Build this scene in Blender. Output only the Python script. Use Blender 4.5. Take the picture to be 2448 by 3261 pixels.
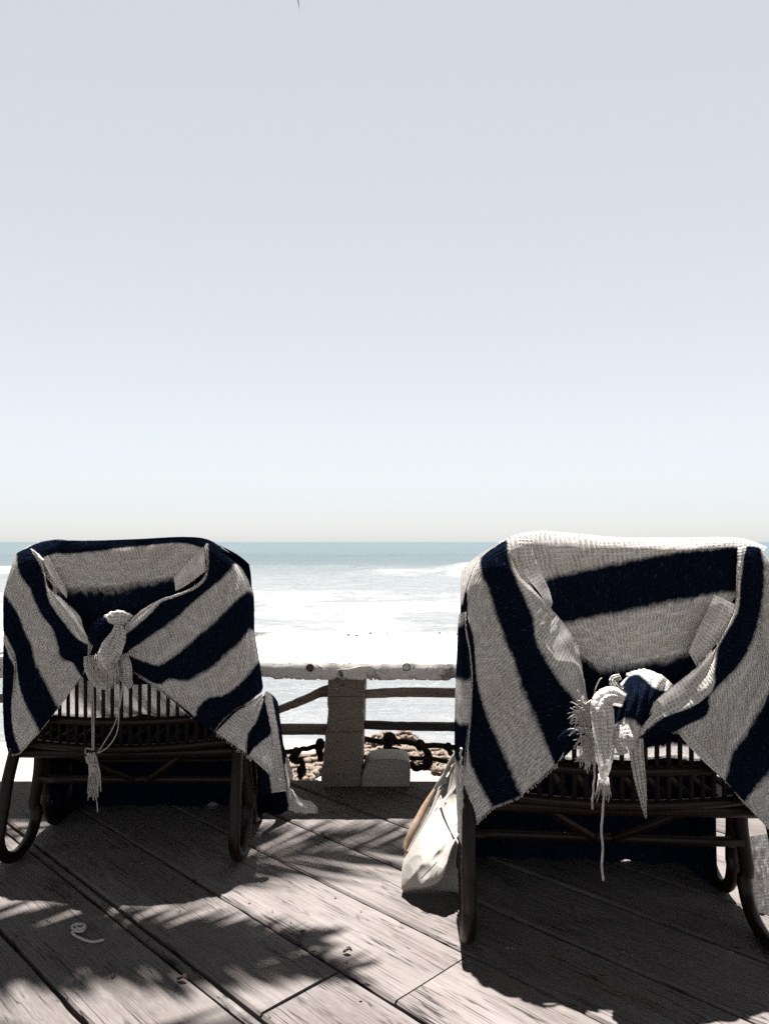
import bpy, bmesh, math, random
import numpy as np
from mathutils import Vector, Matrix

for o in list(bpy.data.objects):
    bpy.data.objects.remove(o)
S = bpy.context.scene
COL = S.collection
PI = math.pi
R = math.radians
random.seed(7)
RNG = np.random.default_rng(7)

# ------------------------------------------------------------------ camera, sky, sun, exposure
H = 0.98            # camera height above the deck (seated eye level)
F = 740.0           # focal length in pixels of a 768 x 1024 frame
CX, CY = 384.0, 542.0
cam = bpy.data.cameras.new('camera')
cam_o = bpy.data.objects.new('camera', cam)
COL.objects.link(cam_o)
cam_o.location = (0, 0, H)
cam_o.rotation_euler = (R(90), 0, 0)
cam.sensor_fit = 'VERTICAL'
cam.sensor_height = 36.0
cam.lens = 36.0 * F / 1024.0
cam.shift_y = 30.0 / 1024.0
cam.clip_start = 0.05
cam.clip_end = 60000
S.camera = cam_o

SUN_EL = R(80)
SUN_AZ = R(2)       # measured from +Y (out to sea) towards +X
world = bpy.data.worlds.new('World')
S.world = world
world.use_nodes = True
nt = world.node_tree
nt.nodes.clear()
sky = nt.nodes.new('ShaderNodeTexSky')
sky.sky_type = 'NISHITA'
sky.sun_disc = False
sky.sun_elevation = SUN_EL
sky.sun_rotation = SUN_AZ
sky.altitude = 0
sky.air_density = 1.0
sky.dust_density = 0.45
sky.ozone_density = 6.0
hsv = nt.nodes.new('ShaderNodeHueSaturation')
hsv.inputs['Saturation'].default_value = 0.29
bg = nt.nodes.new('ShaderNodeBackground')
bg.inputs['Strength'].default_value = 0.082
wo = nt.nodes.new('ShaderNodeOutputWorld')
gam = nt.nodes.new('ShaderNodeGamma')
gam.inputs['Gamma'].default_value = 0.55
nt.links.new(sky.outputs[0], gam.inputs['Color'])
nt.links.new(gam.outputs[0], hsv.inputs['Color'])
tint = nt.nodes.new('ShaderNodeMix')          # camera white balance, the same over the whole sky
tint.data_type = 'RGBA'
tint.blend_type = 'MULTIPLY'
tint.inputs[0].default_value = 1.0
tint.inputs[7].default_value = (0.995, 1.0, 1.0, 1)
nt.links.new(hsv.outputs[0], tint.inputs[6])
nt.links.new(tint.outputs[2], bg.inputs['Color'])
nt.links.new(bg.outputs[0], wo.inputs['Surface'])

sl = bpy.data.lights.new('sun', 'SUN')
sl.energy = 5.0
sl.angle = R(0.53)
sl.color = (1.0, 0.955, 0.915)
sun_o = bpy.data.objects.new('sun', sl)
COL.objects.link(sun_o)
sun_dir = Vector((math.sin(SUN_AZ) * math.cos(SUN_EL), math.cos(SUN_AZ) * math.cos(SUN_EL), math.sin(SUN_EL)))
sun_o.rotation_euler = sun_dir.to_track_quat('Z', 'Y').to_euler()
sun_o.location = (0, 6, 12)

S.view_settings.view_transform = 'Standard'
S.view_settings.look = 'None'
S.view_settings.gamma = 1.0
S.view_settings.use_curve_mapping = False
S.view_settings.exposure = 2.05
S.cycles.max_bounces = 6
S.cycles.sample_clamp_indirect = 4.0
S.cycles.transparent_max_bounces = 16
S.cycles.caustics_reflective = False
S.cycles.caustics_refractive = False
S.cycles.use_denoising = False      # the sampling grain stands in for sensor grain and keeps weave and wood crisp


# ------------------------------------------------------------------ helpers
def at(px, py, Y):
    """point at distance Y seen at picture position px, py (768 x 1024)"""
    return ((px - CX) / F * Y, Y, H - (py - CY) / F * Y)


def floor_at(px, py, z=0.0):
    Y = F * (H - z) / (py - CY)
    return ((px - CX) / F * Y, Y, z)


def tag(o, label=None, cat=None, group=None, kind=None):
    if label:
        o['label'] = label
    if cat:
        o['category'] = cat
    if group:
        o['group'] = group
    if kind:
        o['kind'] = kind
    return o


def empty(name, loc=(0, 0, 0), rz=0.0):
    o = bpy.data.objects.new(name, None)
    o.empty_display_size = 0.1
    COL.objects.link(o)
    o.location = loc
    o.rotation_euler = (0, 0, rz)
    return o


def link(name, me, mat=None, parent=None, smooth=True):
    if mat:
        me.materials.append(mat)
    if smooth:
        me.polygons.foreach_set('use_smooth', [True] * len(me.polygons))
    o = bpy.data.objects.new(name, me)
    COL.objects.link(o)
    if parent:
        o.parent = parent
    return o


class MB:
    """collects raw verts / faces / uvs"""
    def __init__(self):
        self.v, self.f, self.uv = [], [], []

    def quad_grid(self, P, UV=None, closed_j=False):
        n, m = P.shape[:2]
        b = len(self.v)
        self.v += [tuple(p) for p in P.reshape(-1, 3)]
        jm = m if closed_j else m - 1
        for i in range(n - 1):
            for j in range(jm):
                j2 = (j + 1) % m
                self.f.append((b + i * m + j, b + i * m + j2, b + (i + 1) * m + j2, b + (i + 1) * m + j))
                if UV is not None:
                    u0, v0 = UV[i, j]
                    u1, v1 = UV[i + 1, j]
                    if closed_j and j2 == 0:
                        w0 = v0 + (UV[i, 1][1] - UV[i, 0][1])
                    else:
                        w0 = UV[i, j2][1]
                    self.uv += [(u0, v0), (UV[i, j2][0], w0), (UV[i + 1, j2][0], w0), (u1, v1)]
                else:
                    self.uv += [(0, 0)] * 4

    def face(self, idx):
        self.f.append(tuple(idx))
        self.uv += [(0, 0)] * len(idx)

    def box(self, c, s, rot=None):
        b = len(self.v)
        for dx in (-.5, .5):
            for dy in (-.5, .5):
                for dz in (-.5, .5):
                    p = Vector((dx * s[0], dy * s[1], dz * s[2]))
                    if rot is not None:
                        p = rot @ p
                    self.v.append((c[0] + p.x, c[1] + p.y, c[2] + p.z))
        for q in ((0, 1, 3, 2), (4, 6, 7, 5), (0, 4, 5, 1), (2, 3, 7, 6), (0, 2, 6, 4), (1, 5, 7, 3)):
            self.face([b + k for k in q])

    def tube(self, pts, rad, seg=10, twist=0.0, lobes=0, lobe_amp=0.0, caps=True):
        """tube along a polyline; rad scalar or list"""
        P = [Vector(p) for p in pts]
        n = len(P)
        rad = [rad] * n if np.isscalar(rad) else list(rad)
        t0 = (P[1] - P[0]).normalized()
        nrm = t0.orthogonal().normalized()
        rows, uvs, L = [], [], 0.0
        for i in range(n):
            t = (P[min(i + 1, n - 1)] - P[max(i - 1, 0)])
            if t.length < 1e-9:
                t = t0
            t.normalize()
            nrm = (nrm - t * nrm.dot(t))
            if nrm.length < 1e-6:
                nrm = t.orthogonal()
            nrm.normalize()
            bn = t.cross(nrm)
            if i:
                L += (P[i] - P[i - 1]).length
            row, ur = [], []
            for k in range(seg):
                a = 2 * PI * k / seg
                rr = rad[i]
                if lobes:
                    rr *= 1 + lobe_amp * (abs(math.cos(lobes * .5 * (a + twist * L))) - .5)
                row.append(tuple(P[i] + (nrm * math.cos(a) + bn * math.sin(a)) * rr))
                ur.append((L, k / seg))
            rows.append(row)
            uvs.append(ur)
        b = len(self.v)
        self.quad_grid(np.array(rows), np.array(uvs), closed_j=True)
        if caps:
            self.face([b + k for k in range(seg)][::-1])
            self.face([b + (n - 1) * seg + k for k in range(seg)])

    def build(self, name, mat, parent=None, smooth=True):
        me = bpy.data.meshes.new(name)
        me.from_pydata(self.v, [], self.f)
        uvl = me.uv_layers.new(name='weave')
        uvl.data.foreach_set('uv', np.array(self.uv, dtype=float).ravel())
        me.update()
        return link(name, me, mat, parent, smooth)


def cr(pts, n):
    """Catmull-Rom through pts, resampled to n points by arc length (numpy)"""
    P = np.array(pts, dtype=float)
    if len(P) == 2:
        t = np.linspace(0, 1, n)[:, None]
        return P[0] * (1 - t) + P[1] * t
    Q = np.vstack([2 * P[0] - P[1], P, 2 * P[-1] - P[-2]])
    out = []
    for i in range(1, len(Q) - 2):
        t = np.linspace(0, 1, 24, endpoint=False)[:, None]
        p0, p1, p2, p3 = Q[i - 1], Q[i], Q[i + 1], Q[i + 2]
        out.append(.5 * (2 * p1 + (p2 - p0) * t + (2 * p0 - 5 * p1 + 4 * p2 - p3) * t ** 2 + (3 * p1 - p0 - 3 * p2 + p3) * t ** 3))
    out.append(P[-1:])
    D = np.vstack(out)
    d = np.concatenate([[0], np.cumsum(np.linalg.norm(np.diff(D, axis=0), axis=1))])
    s = np.linspace(0, d[-1], n)
    return np.stack([np.interp(s, d, D[:, k]) for k in range(D.shape[1])], 1)


_T = RNG.random((256, 256))


def vnoise(x, y):
    """smooth value noise, vectorised, range -1..1"""
    x = np.asarray(x, float)
    y = np.asarray(y, float)
    xi, yi = np.floor(x).astype(int), np.floor(y).astype(int)
    fx, fy = x - xi, y - yi
    fx, fy = fx * fx * (3 - 2 * fx), fy * fy * (3 - 2 * fy)
    g = lambda a, b: _T[a % 256, b % 256]
    v = (g(xi, yi) * (1 - fx) + g(xi + 1, yi) * fx) * (1 - fy) + (g(xi, yi + 1) * (1 - fx) + g(xi + 1, yi + 1) * fx) * fy
    return v * 2 - 1


def fbm(x, y, o=4):
    s, a = 0, 1
    for k in range(o):
        s = s + a * vnoise(x * 2 ** k + 17 * k, y * 2 ** k + 31 * k)
        a *= .5
    return s / 1.8


# ------------------------------------------------------------------ materials
def mat_new(name):
    m = bpy.data.materials.new(name)
    m.use_nodes = True
    t = m.node_tree
    t.nodes.clear()
    out = t.nodes.new('ShaderNodeOutputMaterial')
    return m, t, out


class NG:
    """small node-graph helper"""
    def __init__(self, t):
        self.t = t

    def n(self, kind, **kw):
        x = self.t.nodes.new(kind)
        for k, v in kw.items():
            if k.startswith('i_'):
                x.inputs[k[2:].replace('_', ' ')].default_value = v
            else:
                setattr(x, k, v)
        return x

    def l(self, a, b):
        self.t.links.new(a, b)

    def math(self, op, a, b=None, c=None, clamp=False):
        x = self.t.nodes.new('ShaderNodeMath')
        x.operation = op
        x.use_clamp = clamp
        for i, v in enumerate((a, b, c)):
            if v is None:
                continue
            if isinstance(v, (int, float)):
                x.inputs[i].default_value = v
            else:
                self.l(v, x.inputs[i])
        return x.outputs[0]

    def ramp(self, fac, stops, interp='LINEAR'):
        x = self.t.nodes.new('ShaderNodeValToRGB')
        x.color_ramp.interpolation = interp
        e = x.color_ramp.elements
        while len(e) < len(stops):
            e.new(0.5)
        for k, (p, c) in enumerate(stops):
            e[k].position = p
            e[k].color = (*c, 1) if len(c) == 3 else c
        self.l(fac, x.inputs[0])
        return x.outputs[0]

    def mixc(self, fac, a, b, blend='MIX'):
        x = self.t.nodes.new('ShaderNodeMix')
        x.data_type = 'RGBA'
        x.blend_type = blend
        if isinstance(fac, (int, float)):
            x.inputs[0].default_value = fac
        else:
            self.l(fac, x.inputs[0])
        for i, v in ((6, a), (7, b)):
            if isinstance(v, tuple):
                x.inputs[i].default_value = (*v, 1)
            else:
                self.l(v, x.inputs[i])
        return x.outputs[2]

    def noise(self, vec, scale, detail=4, rough=.55, dist=0.0):
        x = self.t.nodes.new('ShaderNodeTexNoise')
        x.inputs['Scale'].default_value = scale
        x.inputs['Detail'].default_value = detail
        x.inputs['Roughness'].default_value = rough
        x.inputs['Distortion'].default_value = dist
        if vec is not None:
            self.l(vec, x.inputs['Vector'])
        return x.outputs[0]

    def mapping(self, vec, scale=(1, 1, 1), loc=(0, 0, 0)):
        x = self.t.nodes.new('ShaderNodeMapping')
        x.inputs['Scale'].default_value = scale
        x.inputs['Location'].default_value = loc
        self.l(vec, x.inputs['Vector'])
        return x.outputs[0]

    def bump(self, h, strength, dist):
        x = self.t.nodes.new('ShaderNodeBump')
        x.inputs['Strength'].default_value = strength
        x.inputs['Distance'].default_value = dist
        self.l(h, x.inputs['Height'])
        return x.outputs[0]


def mat_cloth(name, white=(.80, .785, .77), navy=(.0036, .0060, .0145), holes=-0.01, transl=0.20, striped=True):
    m, t, out = mat_new(name)
    g = NG(t)
    uv = g.n('ShaderNodeUVMap', uv_map='weave').outputs[0]
    wob = g.n('ShaderNodeTexNoise', i_Scale=22.0, i_Detail=2.0)
    g.l(uv, wob.inputs['Vector'])
    sub = g.n('ShaderNodeVectorMath', operation='MULTIPLY_ADD')
    g.l(wob.outputs['Color'], sub.inputs[0])
    sub.inputs[1].default_value = (.014, .014, 0)
    g.l(uv, sub.inputs[2])
    sep = g.n('ShaderNodeSeparateXYZ')
    g.l(sub.outputs[0], sep.inputs[0])
    pitch = 0.0086
    k = 2 * PI / pitch
    su = g.math('SINE', g.math('MULTIPLY', sep.outputs[0], k))
    sv = g.math('SINE', g.math('MULTIPLY', sep.outputs[1], k))
    au = g.math('MULTIPLY_ADD', su, .5, .5)
    av = g.math('MULTIPLY_ADD', sv, .5, .5)
    thread = g.math('MAXIMUM', au, av)             # 1 on a thread, low in the gap
    # uneven yarn: some threads thick, some thin
    yarn_u = g.noise(g.mapping(uv, (160, 5, 1)), 1.0, 2)
    yarn_v = g.noise(g.mapping(uv, (5, 160, 1)), 1.0, 2)
    yarn = g.math('MULTIPLY', g.math('ADD', yarn_u, yarn_v), .5)
    # colour
    if striped:
        at_ = g.n('ShaderNodeAttribute', attribute_name='stripe')
        e1 = g.noise(g.mapping(uv, (60, 60, 1)), 1.0, 5, .7)
        e2 = g.noise(g.mapping(uv, (9, 9, 1)), 1.0, 2, .5)
        sw = g.math('ADD', at_.outputs['Fac'], g.math('MULTIPLY_ADD', e1, .24, -.12))
        sw = g.math('ADD', sw, g.math('MULTIPLY_ADD', e2, .12, -.06))
        md = g.math('PINGPONG', g.math('ADD', g.math('SUBTRACT', sw, 0.5), 20.0), 1.0)  # 0 at centre of white, 1 centre of navy
        isn = g.ramp(md, [(.44, (0, 0, 0)), (.56, (1, 1, 1))])
    blot = g.noise(uv, 7.0, 4, .6)
    wcol = g.mixc(g.math('MULTIPLY', g.math('SUBTRACT', 1.0, thread), .95), white, (white[0] * .45, white[1] * .43, white[2] * .40))
    wcol = g.mixc(g.math('MULTIPLY', g.ramp(yarn, [(.40, (0, 0, 0)), (.60, (1, 1, 1))]), .55), wcol, (white[0] * .62, white[1] * .60, white[2] * .56))
    stain = g.ramp(blot, [(.50, (0, 0, 0)), (.72, (1, 1, 1))])
    wcol = g.mixc(g.math('MULTIPLY', stain, .35), wcol, (white[0] * .74, white[1] * .62, white[2] * .50))
    if striped:
        ncol = g.mixc(g.ramp(yarn, [(.35, (0, 0, 0)), (.70, (1, 1, 1))]), navy, (navy[0] * 1.9, navy[1] * 1.9, navy[2] * 1.7))
        fleck = g.noise(g.mapping(uv, (330, 210, 1)), 1.0, 2, .6)
        ncol = g.mixc(g.math('MULTIPLY', g.ramp(fleck, [(.60, (0, 0, 0)), (.68, (1, 1, 1))]), g.math('MULTIPLY', thread, .8)), ncol, (.055, .080, .140))
        col = g.mixc(isn, wcol, ncol)
    else:
        col = wcol
    # open weave: little gaps where both thread systems are low
    open_ = g.noise(uv, 26.0, 3, .65)
    thr = g.math('MULTIPLY_ADD', open_, .55, holes - .30)
    if striped:
        thr = g.math('SUBTRACT', thr, g.math('MULTIPLY', isn, .085))
    hole = g.math('LESS_THAN', thread, thr)
    bmp = g.bump(g.math('MULTIPLY', g.math('ADD', thread, yarn), 1.0), .8, .003)
    big = g.n('ShaderNodeBump', i_Strength=.35, i_Distance=.02)
    g.l(g.noise(uv, 14.0, 4, .6), big.inputs['Height'])
    g.l(bmp, big.inputs['Normal'])
    nrm = big.outputs[0]
    dif = g.n('ShaderNodeBsdfDiffuse', i_Roughness=.8)
    g.l(col, dif.inputs['Color'])
    g.l(nrm, dif.inputs['Normal'])
    tr = g.n('ShaderNodeBsdfTranslucent')
    g.l(g.mixc(isn, wcol, (navy[0] * .15, navy[1] * .15, navy[2] * .15)) if striped else col, tr.inputs['Color'])
    mx = g.n('ShaderNodeMixShader')
    mx.inputs[0].default_value = transl
    g.l(dif.outputs[0], mx.inputs[1])
    g.l(tr.outputs[0], mx.inputs[2])
    tp = g.n('ShaderNodeBsdfTransparent')
    m2 = g.n('ShaderNodeMixShader')
    g.l(hole, m2.inputs[0])
    g.l(mx.outputs[0], m2.inputs[1])
    g.l(tp.outputs[0], m2.inputs[2])
    g.l(m2.outputs[0], out.inputs['Surface'])
    return m


def mat_simple(name, col, rough=.7, spec=.3, noise_scale=30, var=.3, bump=.2, bump_dist=.003, coord='Object', stretch=(1, 1, 1)):
    m, t, out = mat_new(name)
    g = NG(t)
    tc = g.n('ShaderNodeTexCoord').outputs[coord]
    mp = g.mapping(tc, stretch)
    nz = g.noise(mp, noise_scale, 6, .6)
    c = g.mixc(g.ramp(nz, [(.3, (0, 0, 0)), (.7, (1, 1, 1))]), tuple(x * (1 - var) for x in col), tuple(x * (1 + var) for x in col))
    p = g.n('ShaderNodeBsdfPrincipled', i_Roughness=rough)
    p.inputs['Specular IOR Level'].default_value = spec
    g.l(c, p.inputs['Base Color'])
    g.l(g.bump(nz, bump, bump_dist), p.inputs['Normal'])
    g.l(p.outputs[0], out.inputs['Surface'])
    return m


def mat_planks():
    m, t, out = mat_new('weathered plank wood')
    g = NG(t)
    tc = g.n('ShaderNodeTexCoord').outputs['Object']
    oi = g.n('ShaderNodeObjectInfo').outputs['Random']
    off = g.n('ShaderNodeVectorMath', operation='ADD')
    cmb = g.n('ShaderNodeCombineXYZ')
    g.l(g.math('MULTIPLY', oi, 37.0), cmb.inputs[0])
    g.l(g.math('MULTIPLY', oi, 91.0), cmb.inputs[1])
    g.l(cmb.outputs[0], off.inputs[1])
    g.l(tc, off.inputs[0])
    v = off.outputs[0]
    grain = g.noise(g.mapping(v, (3.2, 150, 8)), 1.0, 7, .62, .5)
    fine = g.noise(g.mapping(v, (30, 420, 20)), 1.0, 4, .65)
    patch = g.noise(g.mapping(v, (2.2, 6, 3)), 1.0, 5, .6)
    speck = g.noise(v, 55, 4, .7)
    base = g.ramp(patch, [(.30, (.082, .071, .067)), (.5, (.112, .100, .095)), (.70, (.142, .129, .123))])
    tone = g.n('ShaderNodeHueSaturation')
    g.l(base, tone.inputs['Color'])
    g.l(g.math('MULTIPLY_ADD', oi, .34, .82), tone.inputs['Value'])
    base = tone.outputs[0]
    c = g.mixc(g.math('MULTIPLY', g.ramp(grain, [(.40, (0, 0, 0)), (.64, (1, 1, 1))]), .34), base, (.036, .030, .027))
    c = g.mixc(g.math('MULTIPLY', g.ramp(fine, [(.46, (0, 0, 0)), (.70, (1, 1, 1))]), .36), c, (.185, .168, .160))
    warm = g.noise(g.mapping(v, (3, 11, 3), (4, 2, 0)), 1.0, 4, .65)
    c = g.mixc(g.math('MULTIPLY', g.ramp(warm, [(.58, (0, 0, 0)), (.76, (1, 1, 1))]), .40), c, (.13, .066, .043))
    # cracks: thin dark checks along the grain
    cw = g.noise(g.mapping(v, (2.4, 46, 4), (0, 0, 3)), 1.0, 3, .5, .35)
    crack = g.math('SUBTRACT', 1.0, g.ramp(g.math('ABSOLUTE', g.math('SUBTRACT', cw, .5)), [(.004, (0, 0, 0)), (.014, (1, 1, 1))]))
    cw2 = g.noise(g.mapping(v, (1.5, 75, 4), (3, 1, 0)), 1.0, 2, .5, .25)
    crack2 = g.math('SUBTRACT', 1.0, g.ramp(g.math('ABSOLUTE', g.math('SUBTRACT', cw2, .5)), [(.005, (0, 0, 0)), (.016, (1, 1, 1))]))
    gate2 = g.ramp(g.noise(g.mapping(v, (5, 14, 4), (1, 5, 0)), 1.0, 3, .5), [(.47, (0, 0, 0)), (.55, (1, 1, 1))])
    crack2 = g.math('MULTIPLY', g.math('MULTIPLY', crack2, gate2), .75)
    gate = g.ramp(g.noise(g.mapping(v, (4, 10, 4), (9, 0, 0)), 1.0, 3, .5), [(.50, (0, 0, 0)), (.58, (1, 1, 1))])
    crack = g.math('MAXIMUM', g.math('MULTIPLY', crack, gate), crack2)
    c = g.mixc(g.math('MULTIPLY', crack, .92), c, (.012, .010, .009))
    c = g.mixc(g.math('MULTIPLY', g.ramp(speck, [(.66, (0, 0, 0)), (.74, (1, 1, 1))]), .55), c, (.028, .022, .02))
    p = g.n('ShaderNodeBsdfPrincipled', i_Roughness=.78)
    p.inputs['Specular IOR Level'].default_value = .22
    g.l(c, p.inputs['Base Color'])
    h = g.math('ADD', g.math('MULTIPLY', grain, .7), g.math('MULTIPLY', fine, .35))
    h = g.math('SUBTRACT', h, g.math('MULTIPLY', crack, 1.4))
    g.l(g.bump(h, .55, .004), p.inputs['Normal'])
    g.l(p.outputs[0], out.inputs['Surface'])
    return m


def mat_paint(name, col=(.60, .58, .545), wood=(.10, .08, .07), wear=.56, lean=(1, 1, 1)):
    """white paint worn through to wood"""
    m, t, out = mat_new(name)
    g = NG(t)
    v = g.n('ShaderNodeTexCoord').outputs['Object']
    n1 = g.noise(g.mapping(v, lean), 9, 8, .68)
    n2 = g.noise(g.mapping(v, (lean[0] * 1.0, lean[1] * 12, lean[2] * 12)), 6, 5, .6)
    n3 = g.noise(v, 3.0, 3, .5)
    c = g.mixc(g.math('MULTIPLY', n3, .35), col, tuple(x * .72 for x in col))
    c = g.mixc(g.math('MULTIPLY', g.ramp(n2, [(.5, (0, 0, 0)), (.75, (1, 1, 1))]), .35), c, tuple(x * .62 for x in col))
    w = g.ramp(n1, [(wear, (0, 0, 0)), (wear + .07, (1, 1, 1))])
    c = g.mixc(g.math('MULTIPLY', w, .8), c, wood)
    ck = g.noise(g.mapping(v, (3, 30, 30)), 2.0, 3, .5, .3)
    crack = g.math('SUBTRACT', 1.0, g.ramp(g.math('ABSOLUTE', g.math('SUBTRACT', ck, .5)), [(.003, (0, 0, 0)), (.012, (1, 1, 1))]))
    crack = g.math('MULTIPLY', crack, g.ramp(n3, [(.52, (0, 0, 0)), (.6, (1, 1, 1))]))
    c = g.mixc(g.math('MULTIPLY', crack, .8), c, (.03, .025, .02))
    sp_ = g.noise(v, 34, 3, .6)
    c = g.mixc(g.math('MULTIPLY', g.ramp(sp_, [(.66, (0, 0, 0)), (.70, (1, 1, 1))]), .8), c, (.03, .025, .022))
    p = g.n('ShaderNodeBsdfPrincipled', i_Roughness=.6)
    p.inputs['Specular IOR Level'].default_value = .3
    g.l(c, p.inputs['Base Color'])
    hh = g.math('SUBTRACT', g.math('MULTIPLY', n2, .5), g.math('MULTIPLY_ADD', w, .5, g.math('MULTIPLY', crack, .8)))
    g.l(g.bump(hh, .5, .004), p.inputs['Normal'])
    g.l(p.outputs[0], out.inputs['Surface'])
    return m


def mat_canvas():
    m, t, out = mat_new('cream canvas')
    g = NG(t)
    v = g.n('ShaderNodeTexCoord').outputs['Object']
    n = g.noise(v, 12, 5, .6)
    f = g.noise(v, 500, 2, .5)
    c = g.mixc(n, (.27, .25, .225), (.34, .325, .30))
    d = g.n('ShaderNodeBsdfDiffuse')
    g.l(c, d.inputs['Color'])
    b1 = g.n('ShaderNodeBump', i_Strength=.2, i_Distance=.008)
    g.l(g.noise(g.mapping(v, (1, 1, .5)), 34, 4, .55, .8), b1.inputs['Height'])
    b2 = g.n('ShaderNodeBump', i_Strength=.25, i_Distance=.001)
    g.l(f, b2.inputs['Height'])
    g.l(b1.outputs[0], b2.inputs['Normal'])
    g.l(b2.outputs[0], d.inputs['Normal'])
    tr = g.n('ShaderNodeBsdfTranslucent')
    g.l(c, tr.inputs['Color'])
    mx = g.n('ShaderNodeMixShader')
    mx.inputs[0].default_value = .12
    g.l(d.outputs[0], mx.inputs[1])
    g.l(tr.outputs[0], mx.inputs[2])
    g.l(mx.outputs[0], out.inputs['Surface'])
    return m


def mat_sea():
    m, t, out = mat_new('sea water and foam')
    g = NG(t)
    v = g.n('ShaderNodeTexCoord').outputs['Object']
    sep = g.n('ShaderNodeSeparateXYZ')
    g.l(v, sep.inputs[0])
    Y = sep.outputs[1]
    logy = g.math('LOGARITHM', g.math('MAXIMUM', Y, 1.0), 10.0)          # 1 = 10 m, 2 = 100 m, 3 = 1 km
    wcol = g.ramp(g.math('DIVIDE', logy, 4.0), [(.22, (.135, .140, .143)), (.36, (.096, .104, .107)), (.46, (.056, .074, .079)), (.62, (.050, .080, .087)), (.80, (.044, .076, .085))])
    # foam: lacy sheets in the surf, streaks further out, thin lines in the backwash
    wv = g.n('ShaderNodeTexNoise', i_Scale=.16, i_Detail=3.0)
    g.l(v, wv.inputs['Vector'])
    wr = g.n('ShaderNodeVectorMath', operation='MULTIPLY_ADD')
    g.l(wv.outputs['Color'], wr.inputs[0])
    wr.inputs[1].default_value = (5, 5, 0)
    g.l(v, wr.inputs[2])
    wvec = wr.outputs[0]
    n1 = g.noise(g.mapping(wvec, (.34, .60, 1)), 1.0, 10, .68, .6)
    n2 = g.noise(g.mapping(wvec, (.7, 1.6, 1)), 1.0, 6, .72, 1.2)
    veins = g.math('SUBTRACT', 1.0, g.math('MULTIPLY', g.math('ABSOLUTE', g.math('SUBTRACT', n2, .5)), 9.0), clamp=True)
    amt = g.ramp(g.math('DIVIDE', logy, 4.0), [(.255, (0, 0, 0)), (.300, (.15, .15, .15)), (.322, (.62, .62, .62)), (.347, (.56, .56, .56)), (.385, (.50, .50, .50)), (.425, (.45, .45, .45)), (.455, (.22, .22, .22)), (.49, (.0, .0, .0))])
    att = g.n('ShaderNodeAttribute', attribute_name='foam').outputs['Fac']
    amt2 = g.math('ADD', amt, att)
    f1 = g.math('SUBTRACT', g.math('ADD', amt2, n1), 1.0)
    n3 = g.noise(g.mapping(v, (2.6, 3.6, 1)), 1.0, 4, .7)
    foam = g.math('MULTIPLY', g.math('ADD', f1, g.math('MULTIPLY_ADD', n3, .30, -.15)), 4.0, clamp=True)
    lace = g.math('MULTIPLY', veins, g.math('MULTIPLY', amt2, .9), clamp=True)
    back = g.ramp(g.math('DIVIDE', logy, 4.0), [(.10, (.0, .0, .0)), (.2, (.5, .5, .5)), (.30, (.3, .3, .3)), (.33, (0, 0, 0))])
    lace = g.math('MAXIMUM', lace, g.math('MULTIPLY', g.math('POWER', veins, 3.0), back))
    foam = g.math('MAXIMUM', foam, lace)
    caps = g.noise(g.mapping(v, (.08, .30, 1)), 1.0, 6, .75)
    foam = g.math('MAXIMUM', foam, g.math('MULTIPLY', g.math('MULTIPLY', g.math('SUBTRACT', caps, .70), 14.0, clamp=True), g.ramp(g.math('DIVIDE', logy, 4.0), [(.42, (0, 0, 0)), (.46, (.8, .8, .8)), (.75, (.6, .6, .6))])))
    near = g.noise(g.mapping(v, (1.2, 3.0, 1)), 1.0, 7, .62, .4)
    far = g.noise(g.mapping(v, (.05, .17, 1)), 1.0, 8, .70, .3)
    far2 = g.noise(g.mapping(v, (.006, .03, 1)), 1.0, 5, .65, .2)
    wcol = g.mixc(g.math('MULTIPLY', g.ramp(far, [(.38, (0, 0, 0)), (.62, (1, 1, 1))]), .38), wcol, (.055, .07, .073))
    wcol = g.mixc(g.math('MULTIPLY', g.ramp(far2, [(.40, (0, 0, 0)), (.60, (1, 1, 1))]), .25), wcol, (.018, .034, .04))
    p = g.n('ShaderNodeBsdfPrincipled')
    fine = g.noise(g.mapping(wvec, (2.2, 3.0, 1)), 1.0, 5, .7)
    fcol = g.mixc(g.ramp(fine, [(.36, (0, 0, 0)), (.62, (1, 1, 1))]), (.150, .153, .156), (.23, .23, .228))
    g.l(g.mixc(foam, wcol, fcol), p.inputs['Base Color'])
    g.l(g.math('MULTIPLY_ADD', foam, .5, .32), p.inputs['Roughness'])
    p.inputs['IOR'].default_value = 1.33
    p.inputs['Specular IOR Level'].default_value = .42
    b1 = g.n('ShaderNodeBump', i_Strength=.5, i_Distance=.12)
    g.l(near, b1.inputs['Height'])
    b2 = g.n('ShaderNodeBump', i_Strength=.55, i_Distance=1.2)
    g.l(far, b2.inputs['Height'])
    g.l(b1.outputs[0], b2.inputs['Normal'])
    b3 = g.n('ShaderNodeBump', i_Strength=.4, i_Distance=.10)
    g.l(foam, b3.inputs['Height'])
    g.l(b2.outputs[0], b3.inputs['Normal'])
    g.l(b3.outputs[0], p.inputs['Normal'])
    g.l(p.outputs[0], out.inputs['Surface'])
    return m


def mat_sand():
    m, t, out = mat_new('pale sand and straw')
    g = NG(t)
    v = g.n('ShaderNodeTexCoord').outputs['Object']
    n = g.noise(v, 6, 6, .6)
    s = g.noise(g.mapping(v, (14, 60, 10)), 1.0, 4, .6)
    c = g.mixc(n, (.20, .18, .155), (.28, .255, .225))
    c = g.mixc(g.math('MULTIPLY', g.ramp(s, [(.60, (0, 0, 0)), (.68, (1, 1, 1))]), .6), c, (.17, .11, .06))
    d = g.n('ShaderNodeBsdfDiffuse')
    g.l(c, d.inputs['Color'])
    g.l(g.bump(s, .5, .02), d.inputs['Normal'])
    g.l(d.outputs[0], out.inputs['Surface'])
    return m


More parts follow.
